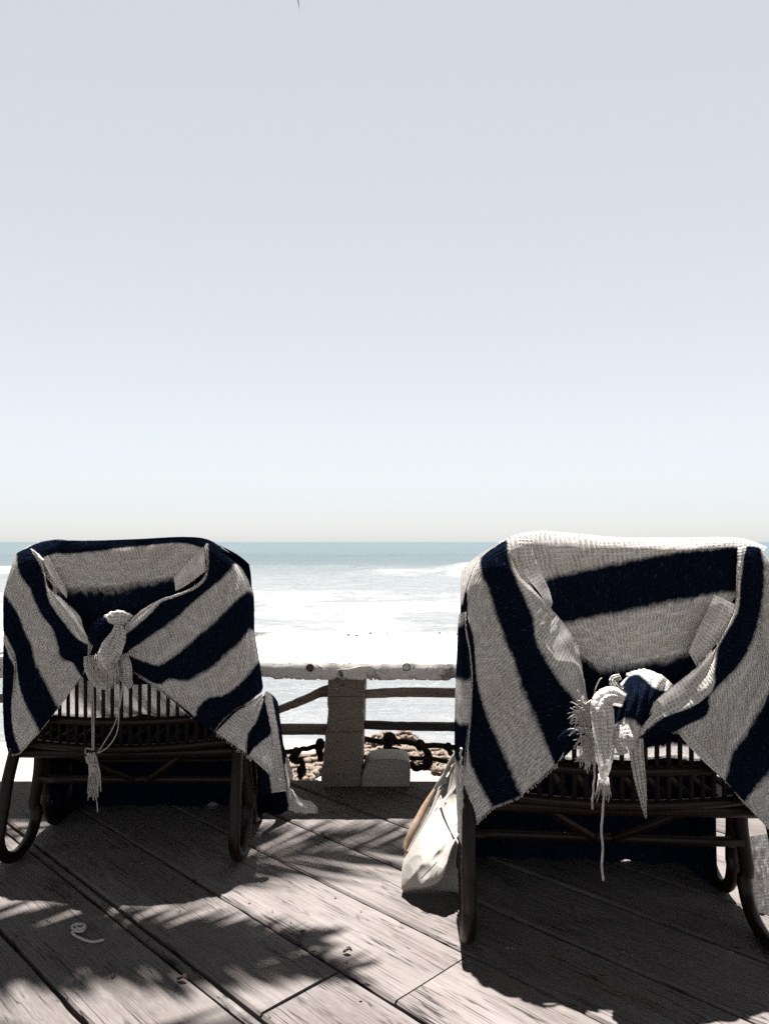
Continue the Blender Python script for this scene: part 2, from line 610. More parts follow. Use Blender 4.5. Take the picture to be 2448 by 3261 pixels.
def mat_leaf(name, col):
    m, t, out = mat_new(name)
    g = NG(t)
    v = g.n('ShaderNodeTexCoord').outputs['Object']
    c = g.mixc(g.noise(v, 3, 4, .6), tuple(x * .6 for x in col), tuple(x * 1.3 for x in col))
    d = g.n('ShaderNodeBsdfPrincipled', i_Roughness=.5)
    g.l(c, d.inputs['Base Color'])
    g.l(d.outputs[0], out.inputs['Surface'])
    return m


M_cloth = mat_cloth('striped cotton gauze')
M_yarn = mat_simple('cotton yarn', (.42, .39, .36), .9, .1, 120, .25, .3, .001)
M_yarn_dark = mat_simple('indigo yarn', (.013, .024, .065), .9, .1, 120, .4, .3, .001)
M_rattan = mat_simple('dark varnished rattan', (.009, .0038, .0028), .42, .22, 40, .45, .25, .002)
M_slat = mat_simple('dark rattan slat', (.007, .0045, .004), .6, .2, 60, .4, .25, .001)
M_plank = mat_planks()
M_paint = mat_paint('worn white paint on wood')
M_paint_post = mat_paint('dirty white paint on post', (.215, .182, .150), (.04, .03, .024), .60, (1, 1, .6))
M_slat_wood = mat_simple('bare grey rail wood', (.20, .16, .13), .8, .2, 5, .5, .5, .004, 'Object', (1, 9, 9))
M_slat_dark = mat_simple('dark stained rail wood', (.040, .033, .032), .8, .2, 5, .6, .5, .004, 'Object', (1, 9, 9))
M_bolt = mat_simple('rusty bolt', (.05, .035, .03), .6, .5, 60, .4, .3, .001)
M_plug = mat_simple('painted wooden plug', (.46, .43, .39), .6, .3, 60, .3, .3, .001)
M_ropedark = mat_simple('rope darkened for shade', (.020, .015, .014), .9, .1, 90, .5, .6, .004)  # near-black puts the shade under the ledge into the rope colour
M_rope = mat_simple('tan coir rope', (.150, .122, .100), .95, .1, 70, .40, .7, .004)
M_canvas = mat_canvas()
M_strap = mat_simple('tan canvas strap', (.20, .145, .105), .85, .15, 60, .25, .25, .001)
M_trim = mat_simple('dark navy trim stitching', (.012, .016, .035), .8, .2, 60, .2, .2, .001)
M_cord = mat_simple('white cord', (.40, .385, .36), .9, .1, 200, .15, .4, .001)
M_sea = mat_sea()
M_sand = mat_sand()
M_leaf = mat_leaf('palm leaflet', (.055, .085, .030))
M_dryleaf = mat_leaf('dry palm leaf', (.085, .055, .040))
M_trunk = mat_simple('grey palm bark', (.17, .14, .12), .9, .1, 6, .4, .7, .02, 'Object', (1, 1, 5))
M_joist = mat_simple('dark underdeck timber', (.035, .030, .028), .9, .1, 8, .4, .4, .004)

# ------------------------------------------------------------------ sea
def make_sea():
    SEA_Z = -1.4
    ys = [5.6]
    while ys[-1] < 30000:
        y = ys[-1]
        ys.append(y + max(.10, y * .011) if y < 170 else y * 1.06)
    ys = np.array(ys)
    cs = np.linspace(-1.5, 1.5, 340)
    Yg = np.repeat(ys[:, None], len(cs), 1)
    Xg = cs[None, :] * (Yg + 6)
    fade = np.clip((Yg - 14) / 30, 0, 1) * np.clip(1 - (Yg - 600) / 1500, 0, 1)
    Z = .16 * fade * fbm(Xg * .05, Yg * .16, 4) + .05 * np.clip((Yg - 7) / 20, 0.15, 1) * fbm(Xg * .35 + 9, Yg * .8, 3) * np.clip(1 - Yg / 150, 0, 1)
    foam = np.zeros_like(Z)
    # breaking wave, right of centre, its crest wandering a little
    def breaker(y0, h, w_front, w_back, xa, xb, soft, amt, seed):
        nonlocal Z, foam
        yc = y0 + 2.2 * vnoise(Xg * .09 + seed, Xg * 0 + seed) + .6 * vnoise(Xg * .5 + seed, Xg * 0)
        d = Yg - yc
        prof = np.where(d < 0, np.exp(-(d / w_front) ** 2), np.exp(-(d / w_back) ** 2))
        env = 1 / (1 + np.exp(-(Xg - xa) / soft)) * 1 / (1 + np.exp((Xg - xb) / soft))
        env = env * (.8 + .25 * vnoise(Xg * .4 + seed, Xg * 0 + 3))
        Z = Z + h * prof * env
        fr = np.where(d < 0, np.exp(-(d / (w_front * 4)) ** 2), np.exp(-(d / (w_back * .3)) ** 2))
        foam = np.maximum(foam, amt * fr * env)
    breaker(54, 1.05, 1.0, 4.0, 4.6, 60, .7, .95, 3.0)
    breaker(57, .45, 1.2, 4.0, -1.5, 9, 1.4, .40, 8.0)
    breaker(62, .40, 1.5, 5.0, -70, -16, 2.5, .75, 11.0)
    breaker(70, .35, 1.5, 4.0, -12, 4, 3.0, .16, 21.0)
    breaker(33, .20, .8, 2.0, -60, 60, 3.0, .18, 14.0)
    breaker(26, .18, .6, 2.0, -60, 60, 3.0, .25, 17.0)
    breaker(21.5, .16, .4, 1.5, -1.2, 1.6, .5, .10, 19.0)
    breaker(120, .45, 2.5, 6.0, -200, 200, 10.0, .05, 25.0)
    n, m = Z.shape
    V = np.stack([Xg, Yg, Z + SEA_Z], -1).reshape(-1, 3)
    idx = np.arange(n * m).reshape(n, m)
    Fq = np.stack([idx[:-1, :-1], idx[:-1, 1:], idx[1:, 1:], idx[1:, :-1]], -1).reshape(-1, 4)
    me = bpy.data.meshes.new('sea')
    me.vertices.add(len(V))
    me.vertices.foreach_set('co', V.ravel())
    me.loops.add(Fq.size)
    me.loops.foreach_set('vertex_index', Fq.ravel().astype(np.int32))
    me.polygons.add(len(Fq))
    me.polygons.foreach_set('loop_start', np.arange(0, Fq.size, 4, dtype=np.int32))
    me.polygons.foreach_set('loop_total', np.full(len(Fq), 4, dtype=np.int32))
    a = me.attributes.new('foam', 'FLOAT', 'POINT')
    a.data.foreach_set('value', foam.ravel())
    me.update(calc_edges=True)
    me.validate()
    o = link('sea', me, M_sea)
    tag(o, kind='structure', label='grey green sea with white surf running up to the horizon')


make_sea()

# lower terrace of pale sand behind the deck, falling to the water
def make_ground():
    ys = np.array([-14, -6, -1, 2, 3.0, 3.3, 3.6, 3.9, 4.2, 4.5, 4.8, 5.1, 5.3, 5.6, 6.2, 7.0])
    ys = np.concatenate([[-90, -60, -40, -25], ys[:4], np.arange(3.0, 5.3, .06), [5.35, 5.45, 5.6, 6.2, 7.0]])
    xs = np.concatenate([np.linspace(-90, -4, 16), np.linspace(-3.5, 3.5, 120), np.linspace(4, 90, 16)])
    X, Y = np.meshgrid(xs, ys)
    Z = -.40 + .025 * fbm(X * 2.2, Y * 2.2, 4)
    edge = 5.1 + .12 * fbm(X * .8, X * 0 + 5, 3)
    Z = Z - np.clip((Y - edge) / .5, 0, 1) ** 1.2 * 1.3
    mb = MB()
    mb.quad_grid(np.stack([X, Y, Z], -1))
    o = mb.build('ground', M_sand)
    tag(o, kind='structure', label='pale sandy ground behind and below the deck')


make_ground()

# ------------------------------------------------------------------ deck of diagonal planks
deck = empty('deck')
tag(deck, kind='structure', label='weathered grey plank deck laid diagonally')
Q2 = math.sqrt(.5)


def plank(s0, s1, ta, tb, end_a=None, end_b=None, dz=0.0, thick=.045):
    """s = (X+Y)/sqrt2 across, t = (X-Y)/sqrt2 along; local x along, y across"""
    w = s1 - s0
    nL = max(6, int((tb - ta) / .04))
    nL = min(nL, 110)
    P = []
    sd = random.random() * 100
    for i in range(nL + 1):
        f = i / nL
        row = []
        # far end may be cut along the deck edge Y = end_a
        def tt(s):
            a = s - end_a / Q2 if end_a is not None else ta
            return a + (tb - a) * f
        L = ta + (tb - ta) * f
        e0 = .0022 * float(vnoise(L * 9 + sd, 1.5)) + .0018 * float(vnoise(L * 40 + sd, 4.5))
        e1 = .0022 * float(vnoise(L * 9 + sd, 7.5)) + .0018 * float(vnoise(L * 40 + sd, 9.5))
        cup = .0015 * float(vnoise(L * 2 + sd, 3.3))
        for (y, z) in ((e0, -thick), (e0, -.006), (e0 + .005, 0), (w * .3, cup), (w * .7, cup), (w - e1 - .005, 0), (w - e1, -.006), (w - e1, -thick)):
            row.append((tt(s0 + y) - ta, y, z))
        P.append(row)
    P = np.array(P)
    mb = MB()
    mb.quad_grid(P)
    k = 8
    mb.face([i for i in range(k)])
    mb.face([nL * k + i for i in range(k)][::-1])
    o = mb.build('plank', M_plank, deck, smooth=False)
    # local frame: x -> t direction (1,-1)/sqrt2, y -> s direction (1,1)/sqrt2
    o.rotation_euler = (0, 0, -PI / 4)
    o.location = (Q2 * (ta + s0), Q2 * (s0 - ta), dz)
    return o


EDGE_Y = 3.03
gaps = [-1.94, -1.69, -1.43, -1.18, -.93, -.66, -.39, -.13, .125, .385, .638, .868, .900, 1.128, 1.386, 1.605, 1.85, 2.09, 2.34, 2.58, 2.83, 3.08, 3.33, 3.58, 3.83, 4.08]
for i in range(len(gaps) - 1):
    s0, s1 = gaps[i] + .0045, gaps[i + 1] - .0045
    far = s0 - EDGE_Y / Q2
    tmax = 3.0 - .3 * (i % 3)
    joints = []
    if abs(gaps[i] - .900) < 1e-6:
        joints = [-1.268]
    elif i % 3 == 0:
        joints = [.1 + .2 * (i % 5)]
    elif i % 4 == 1:
        joints = [-2.4 + .1 * i]
    joints = [j for j in joints if j > far + .9]
    a = far
    first = True
    for j in joints + [tmax]:
        plank(s0, s1, a, j - .003, EDGE_Y if first else None, None, random.uniform(-.003, .002))
        a = j + .003
        first = False
# joists under the planks
for yy in (-1.6, -.8, 0.0, .8, 1.6, 2.35, 2.92):
    mb = MB()
    mb.box((0, yy, -.13), (9, .09, .16))
    o = mb.build('joist', M_joist, deck, smooth=False)

# nail heads, small and dark, on the planks
nb = MB()
for i in range(60):
    X, Y = random.uniform(-1.3, .9), random.uniform(1.35, 2.8)
    s = (X + Y) * Q2
    gi = min(range(len(gaps)), key=lambda q: abs(gaps[q] - s))
    s = gaps[gi] + random.choice((-1, 1)) * random.uniform(.025, .05)
    t_ = (X - Y) * Q2
    X, Y = Q2 * (s + t_), Q2 * (s - t_)
    b = len(nb.v)
    r = random.uniform(.0025, .004)
    for k in range(8):
        nb.v.append((X + r * math.cos(k * PI / 4), Y + r * math.sin(k * PI / 4), .0035))
    nb.face([b + k for k in range(8)])
o = nb.build('nail_heads', M_bolt, deck)
tag(o, kind='stuff')

# ------------------------------------------------------------------ white ledge on its post, with rails
def X3(x): return 238.4 + .1511 * x
def Y3(y): return 533.8 + .1512 * y


ledge = empty('ledge', (0, 2.96, 0))
tag(ledge, 'wide white painted wooden ledge with grey rails along the seaward deck edge', 'ledge')
LZ = .544


def ledge_board(y0, y1, z_top, th, name='top_board', front=False):
    xs = np.concatenate([np.linspace(-3.2, -1.0, 40, endpoint=False), np.linspace(-1.0, .8, 720, endpoint=False), np.linspace(.8, 3.2, 40)])
    rows = []
    notch = [(at(X3(q), 0, 2.71)[0], h_, w_) for q, h_, w_ in ((150, .010, .004), (222, .026, .005), (300, .018, .004), (330, .012, .006), (365, .014, .004), (425, .022, .003), (708, .040, .003), (890, .050, .0025), (912, .016, .006), (1050, .010, .004), (1160, .024, .003), (1250, .014, .003), (1340, .012, .004), (1420, .012, .005))]
    for x in xs:
        n1 = float(fbm(x * 3 + y0 * 7, 2.2, 3))
        chip = max(0, float(vnoise(x * 28 + y0 * 11, 5.1)) - .45) * .02 + max(0, float(vnoise(x * 90, 8.1)) - .4) * .006
        chip2 = max(0, float(vnoise(x * 22 + 5 + y0 * 9, 15.1)) - .45) * .014
        chip3 = max(0, float(vnoise(x * 35 + 5 + y0 * 9, 25.1)) - .3) * .016
        zt = z_top + .004 * n1 - .0045 * x
        zb = z_top - th + chip - .0045 * x + .002 * float(vnoise(x * 14, 33.))
        f = y0 + .004 * n1
        zb += sum(.22 * h_ * math.exp(-((x - q) / w_) ** 2) for q, h_, w_ in notch)
        rows.append([(x, y1 - .01, zb), (x, f + .004, zb), (x, f, zb + .006), (x, f - .001, zt - .010 - chip2), (x, f + .008 + chip2, zt - .002),
                     (x, f + .03, zt), (x, (y0 + y1) / 2, zt + .002 * n1), (x, y1 - .012 - chip3, zt), (x, y1 - chip3, zt - .008), (x, y1 - .004, zb)])
    mb = MB()
    mb.quad_grid(np.array(rows) - np.array([0, 2.96, 0]))
    k = 10
    mb.face([i for i in range(k)][::-1])
    mb.face([(len(xs) - 1) * k + i for i in range(k)])
    return mb.build(name, M_paint, ledge)


ledge_board(2.712, 3.055, LZ, .070)
ledge_board(3.058, 3.33, LZ + .001, .055)
ledge_board(3.333, 3.57, LZ - .001, .055)

# plugs and bolts in the front edge
for (cx_, cy_, mt, nm) in ((472, 885, M_bolt, 'bolt'), (962, 898, M_plug, 'plug'), (1110, 880, M_bolt, 'bolt'), (1340, 905, M_plug, 'plug'), (1265, 903, M_plug, 'plug')):
    x, y, z = at(X3(cx_), Y3(cy_), 2.710)
    mb = MB()
    r = .0125 if nm == 'bolt' else .013
    mb.tube([(x, y - 2.96 + .0005, z), (x, y - 2.96 + .014, z)], r, 14)
    # dark rim sunk round it / raised ring
    ring = [(x + (r + .001) * math.cos(a), y - 2.96 - .0015, z + (r + .001) * math.sin(a)) for a in np.linspace(0, 2 * PI, 18)]
    mb.tube(ring, .0016, 6)
    mb.build(nm, mt, ledge, smooth=False)

# splits: thin dark cracks as sunk slivers are in the material; raised wood splinters
sp = MB()
for (x0, y0, x1, y1) in ((505, 855, 575, 900), (720, 862, 760, 842), (640, 905, 890, 868)):
    a = at(X3(x0), Y3(y0), 2.706)
    b_ = at(X3(x1), Y3(y1), 2.706)
    pts = [Vector(a).lerp(Vector(b_), k / 6) + Vector((0, 0, .002 * math.sin(k * 2.1))) - Vector((0, 2.96, 0)) for k in range(7)]
    sp.tube(pts, [.001, .0018, .002, .002, .0016, .0012, .0006], 5)
o = sp.build('splinters', M_plug, ledge)
tag(o, kind='stuff')

# post: a fat timber, three stretches of slightly different section
def post_mesh():
    Yp = 2.96
    lv = [(1690, 541, 812), (1660, 543, 813), (1500, 555, 815), (1330, 566, 821), (1318, 574, 823), (1308, 580, 826), (1200, 583, 828), (1085, 584, 829), (1072, 588, 831), (1060, 588, 833), (955, 590, 836)]
    rows = []
    for j, (yy, xl, xr) in enumerate(lv):
        off = .012 if 4 < j < 8 else 0.0
        py = Y3(yy)
        zl = max(-.001, at(0, py, Yp)[2]) if j else -.002
        if j == len(lv) - 1:
            zl = LZ - .066
        a, b_ = at(X3(xl), 0, Yp)[0], at(X3(xr), 0, Yp)[0]
        yb = Yp + .15
        c = .006
        yf = Yp + off
        rows.append([(a, yf + c, zl), (a + c, yf, zl), ((a + b_) / 2, yf - .001, zl), (b_ - c, yf, zl), (b_, yf + c, zl), (b_ + .004, yb - c, zl), (b_ - c, yb, zl), (a + c, yb, zl), (a - .004, yb - c, zl)])
    R0_ = np.array(rows)
    zs = R0_[:, 0, 2]
    zz = np.unique(np.concatenate([np.linspace(zs[0], zs[-1], 90), zs]))
    G = np.zeros((len(zz), 9, 3))
    for k_ in range(9):
        for c_ in range(3):
            G[:, k_, c_] = np.interp(zz, zs, R0_[:, k_, c_])
    for k_ in range(9):
        amp = .0045 if k_ in (0, 1, 3, 4) else .0015
        nz = amp * fbm(zz * 26 + k_ * 13, zz * 0 + k_, 4)
        chip_ = np.clip(vnoise(zz * 40 + k_ * 5, zz * 0 + 2 * k_) - .5, 0, 1) * .02
        sgn = -1 if k_ in (0, 1, 8) else 1
        G[:, k_, 0] += nz - sgn * chip_ * (k_ in (0, 1, 3, 4))
        G[:, k_, 1] += np.abs(nz) + chip_ * (k_ in (0, 1, 3, 4)) * .6
    mb = MB()
    P = G - np.array([0, 2.96, 0])
    mb.quad_grid(P, np.zeros(P.shape[:2] + (2,)), closed_j=True)
    mb.face(list(range(9))[::-1])
    mb.face([(len(zz) - 1) * 9 + i for i in range(9)])
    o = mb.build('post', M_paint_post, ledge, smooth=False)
    return o


post_mesh()


def rail(pts_px, h_px, Y0, Y1, mat, thick=.028, name='rail'):
    """flat slat through centre points (picture px) with heights, from depth Y0 to Y1"""
    n = 26
    C = cr([(x, y, h) for (x, y), h in zip(pts_px, h_px)], n)
    rows = []
    for i in range(n):
        f = i / (n - 1)
        Y = Y0 + (Y1 - Y0) * f
        x, y, z = at(C[i, 0], C[i, 1], Y)
        hh = C[i, 2] / F * Y * .5 + .0015 * float(vnoise(i * .9 + Y0 * 50, h_px[0]))
        rows.append([(x, y - thick / 2, z - hh), (x, y - thick / 2, z + hh), (x, y + thick / 2, z + hh), (x, y + thick / 2, z - hh)])
    P = np.array(rows) - np.array([0, 2.96, 0])
    mb = MB()
    mb.quad_grid(P, np.zeros(P.shape[:2] + (2,)), closed_j=True)
    mb.face([0, 1, 2, 3])
    mb.face([(n - 1) * 4 + k for k in (3, 2, 1, 0)])
    return mb.build(name, mat, ledge, smooth=False)


rail([(X3(826), Y3(1060)), (X3(1100), Y3(1048)), (X3(1460), Y3(1053)), (X3(1900), Y3(1056))], [7.6, 8.6, 8, 8], 3.03, 3.03, M_slat_wood)
rail([(X3(820), Y3(1262)), (X3(1100), Y3(1272)), (X3(1460), Y3(1277)), (X3(1900), Y3(1290))], [7.4, 7.6, 7.4, 7.4], 3.03, 3.03, M_slat_dark)
rail([(X3(150), Y3(1200)), (X3(265), Y3(1163)), (X3(450), Y3(1090)), (X3(540), Y3(1048)), (X3(594), Y3(1038))], [7, 7, 8, 9, 11], 3.06, 3.03, M_slat_wood)
rail([(X3(-400), Y3(1288)), (X3(250), Y3(1292)), (X3(450), Y3(1292)), (X3(596), Y3(1294))], [9.6, 9.6, 9.8, 9.4], 3.03, 3.03, M_slat_wood)
# left part of the rail line beyond the left chair
rail([(-160, 700), (-40, 699), (30, 698)], [8, 8, 8], 3.03, 3.03, M_slat_wood)
# far posts of the ledge, hidden from here by the chairs but carrying it
for xx in (-2.1, 1.75):
    mb = MB()
    mb.box((xx, .075, (LZ - .066) / 2), (.15, .15, LZ - .068))
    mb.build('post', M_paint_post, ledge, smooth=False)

for (qx, qy) in ((690, 1000), (735, 1290), (650, 1375), (715, 1500), (660, 1590)):
    x, y, z = at(X3(qx), Y3(qy), 2.957)
    mb = MB()
    mb.tube([(x, y - 2.96 - .001, z), (x, y - 2.96 + .016, z)], random.uniform(.0025, .0045), 8)
    mb.build('nail', M_bolt, ledge, smooth=False)
db = MB()
for k in range(120):
    x = random.uniform(-1.6, .75)
    y = 3.56 - abs(random.gauss(0, .13))
    sz = random.uniform(.0015, .004) * (2.0 if random.random() < .10 else 1)
    z = LZ - .0045 * x + .001
    a = random.uniform(0, PI)
    db.box((x, y, z + sz * .35), (sz * random.uniform(1, 2.6), sz, sz * .9), Matrix.Rotation(a, 3, 'Z'))
o = db.build('debris', M_bolt, None, smooth=False)
tag(o, 'dark crumbs scattered along the far edge of the white ledge', 'debris', kind='stuff')

# stub block: rounded white lump of timber beside the post
def stub():
    prof = [(812, 1683), (816, 1600), (830, 1555), (852, 1515), (885, 1497), (960, 1490), (1050, 1490), (1105, 1500), (1130, 1520), (1135, 1570), (1134, 1640), (1133, 1686)]
    C = cr([at(X3(x), Y3(y), 2.955) for x, y in prof], 60)
    C[:, 2] = np.maximum(C[:, 2], 0.0)
    cen = np.array([C[:, 0].mean(), 0, .05])
    rows = []
    for dy, sc in ((.006, .965), (0.0, .99), (.004, 1.0), (.05, 1.0), (.10, 1.0), (.145, .985), (.15, .95)):
        r = C.copy()
        r[:, 1] = 2.955 + dy
        r[:, [0, 2]] = cen[[0, 2]] + (r[:, [0, 2]] - cen[[0, 2]]) * sc
        r[:, 2] = np.maximum(r[:, 2], 0.0)
        rows.append(r)
    P = np.array(rows)
    mb = MB()
    mb.quad_grid(P)
    n = 60
    mb.face(list(range(n))[::-1])
    mb.face([6 * n + i for i in range(n)])
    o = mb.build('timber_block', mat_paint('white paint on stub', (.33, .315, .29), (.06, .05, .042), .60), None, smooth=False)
    tag(o, 'low rounded white timber block standing on the deck edge right of the post', 'block')


stub()

# ------------------------------------------------------------------ ropes
net = empty('rope_net', (0, 3.25, 0))
tag(net, 'dark knotted rope net strung low between the posts under the ledge', 'rope net')


def rope_pts(px_pts, Y, n=40, jit=.004):
    C = cr([at(X3(x), Y3(y), Y) for x, y in px_pts], n)
    C[:, 2] += jit * np.array([float(vnoise(i * .35 + px_pts[0][0], 2.)) for i in range(n)])
    C[:, 1] += jit * np.array([float(vnoise(i * .35 + px_pts[0][1], 7.)) for i in range(n)])
    return C


def strand(pts, Y=3.25, r=.009):
    mb = MB()
    P = rope_pts(pts, Y) - np.array([0, 3.25, 0])
    mb.tube([tuple(p) for p in P], r, 12, twist=260, lobes=3, lobe_amp=.35)
    return mb.build('strand', M_ropedark, net)


def rope_knot(cx_, cy_, w, h, Y=3.25, turns=2.6):
    """a knot: a rope wound over itself in a tight ball"""
    c = Vector(at(X3(cx_), Y3(cy_), Y)) - Vector((0, 3.25, 0))
    k = .1511 / F * Y
    rx, rz = w * k * .5, h * k * .5
    pts = []
    for i in range(70):
        a = i / 69 * 2 * PI * turns
        b_ = i / 69 * 2 * PI * .9
        q = .70 + .2 * math.sin(a * .7 + cx_)
        pts.append(c + Vector((rx * q * math.cos(a) * math.cos(b_ * .6), rx * .7 * math.sin(b_ + a * .5), rz * q * math.sin(a))))
    mb = MB()
    mb.tube(pts, min(rx, rz) * .42, 10, twist=240, lobes=3, lobe_amp=.35)
    return mb.build('knot', M_ropedark, net)


strand([(690, 1330), (830, 1354), (960, 1374), (1080, 1378), (1200, 1400), (1330, 1408), (1460, 1412), (1700, 1420)], r=.011)
strand([(700, 1490), (830, 1478), (950, 1462), (1060, 1474), (1230, 1492), (1330, 1498), (1420, 1512), (1700, 1540)], r=.009)
strand([(990, 1370), (975, 1420), (1000, 1460), (1040, 1470)], r=.013)
strand([(1040, 1480), (1065, 1440), (1010, 1430), (1000, 1490)], r=.010)
strand([(1195, 1395), (1235, 1430), (1262, 1480), (1255, 1530), (1210, 1545)], r=.013)
strand([(1210, 1545), (1160, 1548), (1140, 1520)], r=.012)
strand([(1385, 1405), (1400, 1450), (1440, 1470)], r=.010)
strand([(250, 1460), (345, 1442), (430, 1425), (545, 1406), (640, 1380)], r=.010)
strand([(378, 1430), (350, 1480), (370, 1500), (410, 1500), (425, 1560), (405, 1610)], r=.012)
strand([(545, 1370), (525, 1410), (540, 1460), (545, 1500)], r=.014)
for kn in ((990, 1362, 80, 80), (1035, 1455, 78, 70), (1200, 1400, 60, 56), (1250, 1500, 60, 60), (1388, 1412, 46, 46), (1446, 1405, 30, 36), (378, 1452, 54, 60), (412, 1570, 54, 70), (540, 1400, 60, 70), (1440, 1470, 46, 40)):
    rope_knot(*kn)

# sunlit tan ropes heaped on the sand behind
labels = ['longest tan rope lying straight across the sand behind the post', 'tan rope curling up highest in the heap right of the post',
          'thick tan rope along the front of the heap behind the timber block', 'tan rope looping left of the post beside the draped chair',
          'frayed tan rope end lying nearest the tote bag', 'tan rope running under the knots right of the post',
          'tan rope coil lowest behind the left rails', 'thin tan rope crossing the heap from left to right',
          'tan rope bundle behind the dark knots on the right', 'tan rope strand at the back edge of the sand']


def tan_rope(pts, r, lab, nn=300):
    P = []
    r = r * .62
    rq = random.Random(int(pts[0][0] * 7 + pts[0][1]))
    laps = 3 if len(pts) > 5 else 2
    for lap in range(laps):
        seq = pts if lap % 2 == 0 else pts[::-1]
        dy = (0, 16, -15)[lap]
        for (x, y, zz) in seq:
            P.append(floor_at(X3(x + rq.uniform(-18, 18)), Y3(y + dy + rq.uniform(-9, 9)), -.390 + zz + .012 * lap))
    C = cr(P, nn)
    sd = RNG.random() * 90
    ar = np.arange(nn)
    C[:, 0] += .012 * vnoise(ar * .5 + sd, ar * 0 + 1.)
    C[:, 1] += .03 * vnoise(ar * .4 + sd, ar * 0 + 5.)
    C[:, 2] += .010 * (vnoise(ar * .4 + sd, ar * 0 + 9.) + .6)
    mb = MB()
    mb.tube([tuple(p) for p in C], r, 12, twist=90, lobes=3, lobe_amp=.75)
    o = mb.build('rope', M_rope)
    tag(o, lab, 'rope', 'tan ropes heaped on the sand behind the rails')


tan_rope([(300, 1500, 0), (450, 1490, .03), (560, 1480, .03), (700, 1450, .04), (850, 1425, .03), (1000, 1430, .02), (1150, 1450, .02), (1350, 1470, .02), (1600, 1490, 0)], .022, labels[0])
tan_rope([(830, 1395, .02), (900, 1360, .08), (960, 1332, .10), (1040, 1350, .08), (1110, 1328, .10), (1150, 1345, .08), (1160, 1390, .03), (1100, 1410, 0)], .018, labels[1])
tan_rope([(800, 1470, 0), (900, 1455, .03), (1000, 1445, .03), (1100, 1452, .03), (1200, 1462, .02), (1320, 1480, .01), (1400, 1500, 0)], .024, labels[2])
tan_rope([(280, 1560, 0), (400, 1540, .02), (520, 1500, .02), (560, 1530, .02), (480, 1570, 0), (380, 1590, 0), (470, 1600, 0)], .020, labels[3])
tan_rope([(1280, 1530, 0), (1320, 1550, 0), (1370, 1545, .01), (1340, 1520, .02), (1400, 1540, 0)], .017, labels[4])
tan_rope([(820, 1440, 0), (930, 1425, .02), (1050, 1415, .02), (1180, 1425, .02), (1300, 1435, .01), (1480, 1440, 0)], .019, labels[5])
tan_rope([(300, 1600, 0), (370, 1560, .02), (450, 1575, .02), (500, 1600, .01), (450, 1615, 0), (380, 1605, 0)], .018, labels[6])
tan_rope([(330, 1530, 0), (480, 1515, .01), (700, 1500, 0), (1000, 1480, 0), (1200, 1510, 0), (1330, 1500, .02)], .013, labels[7])
tan_rope([(1180, 1500, 0), (1240, 1470, .03), (1320, 1450, .04), (1400, 1450, .03), (1450, 1475, .01), (1380, 1495, .01), (1260, 1520, 0)], .020, labels[8])
tan_rope([(820, 1405, 0), (900, 1395, .02), (1020, 1400, .02), (1120, 1395, .03), (1250, 1415, .02), (1400, 1425, 0)], .016, labels[9])

# ------------------------------------------------------------------ rattan chairs
def rattan(pts, r, name, parent, mat=None, n=40, rings=True, seg=12):
    C = cr(pts, n)
    rad = []
    L = 0
    for i in range(n):
        if i:
            L += float(np.linalg.norm(C[i] - C[i - 1]))
        q = (L % .21)
        rad.append(r * (1.10 if rings and q < .012 and i else 1.0))
    mb = MB()
    mb.tube([tuple(p) for p in C], rad, seg)
    return mb.build(name, mat or M_rattan, parent)


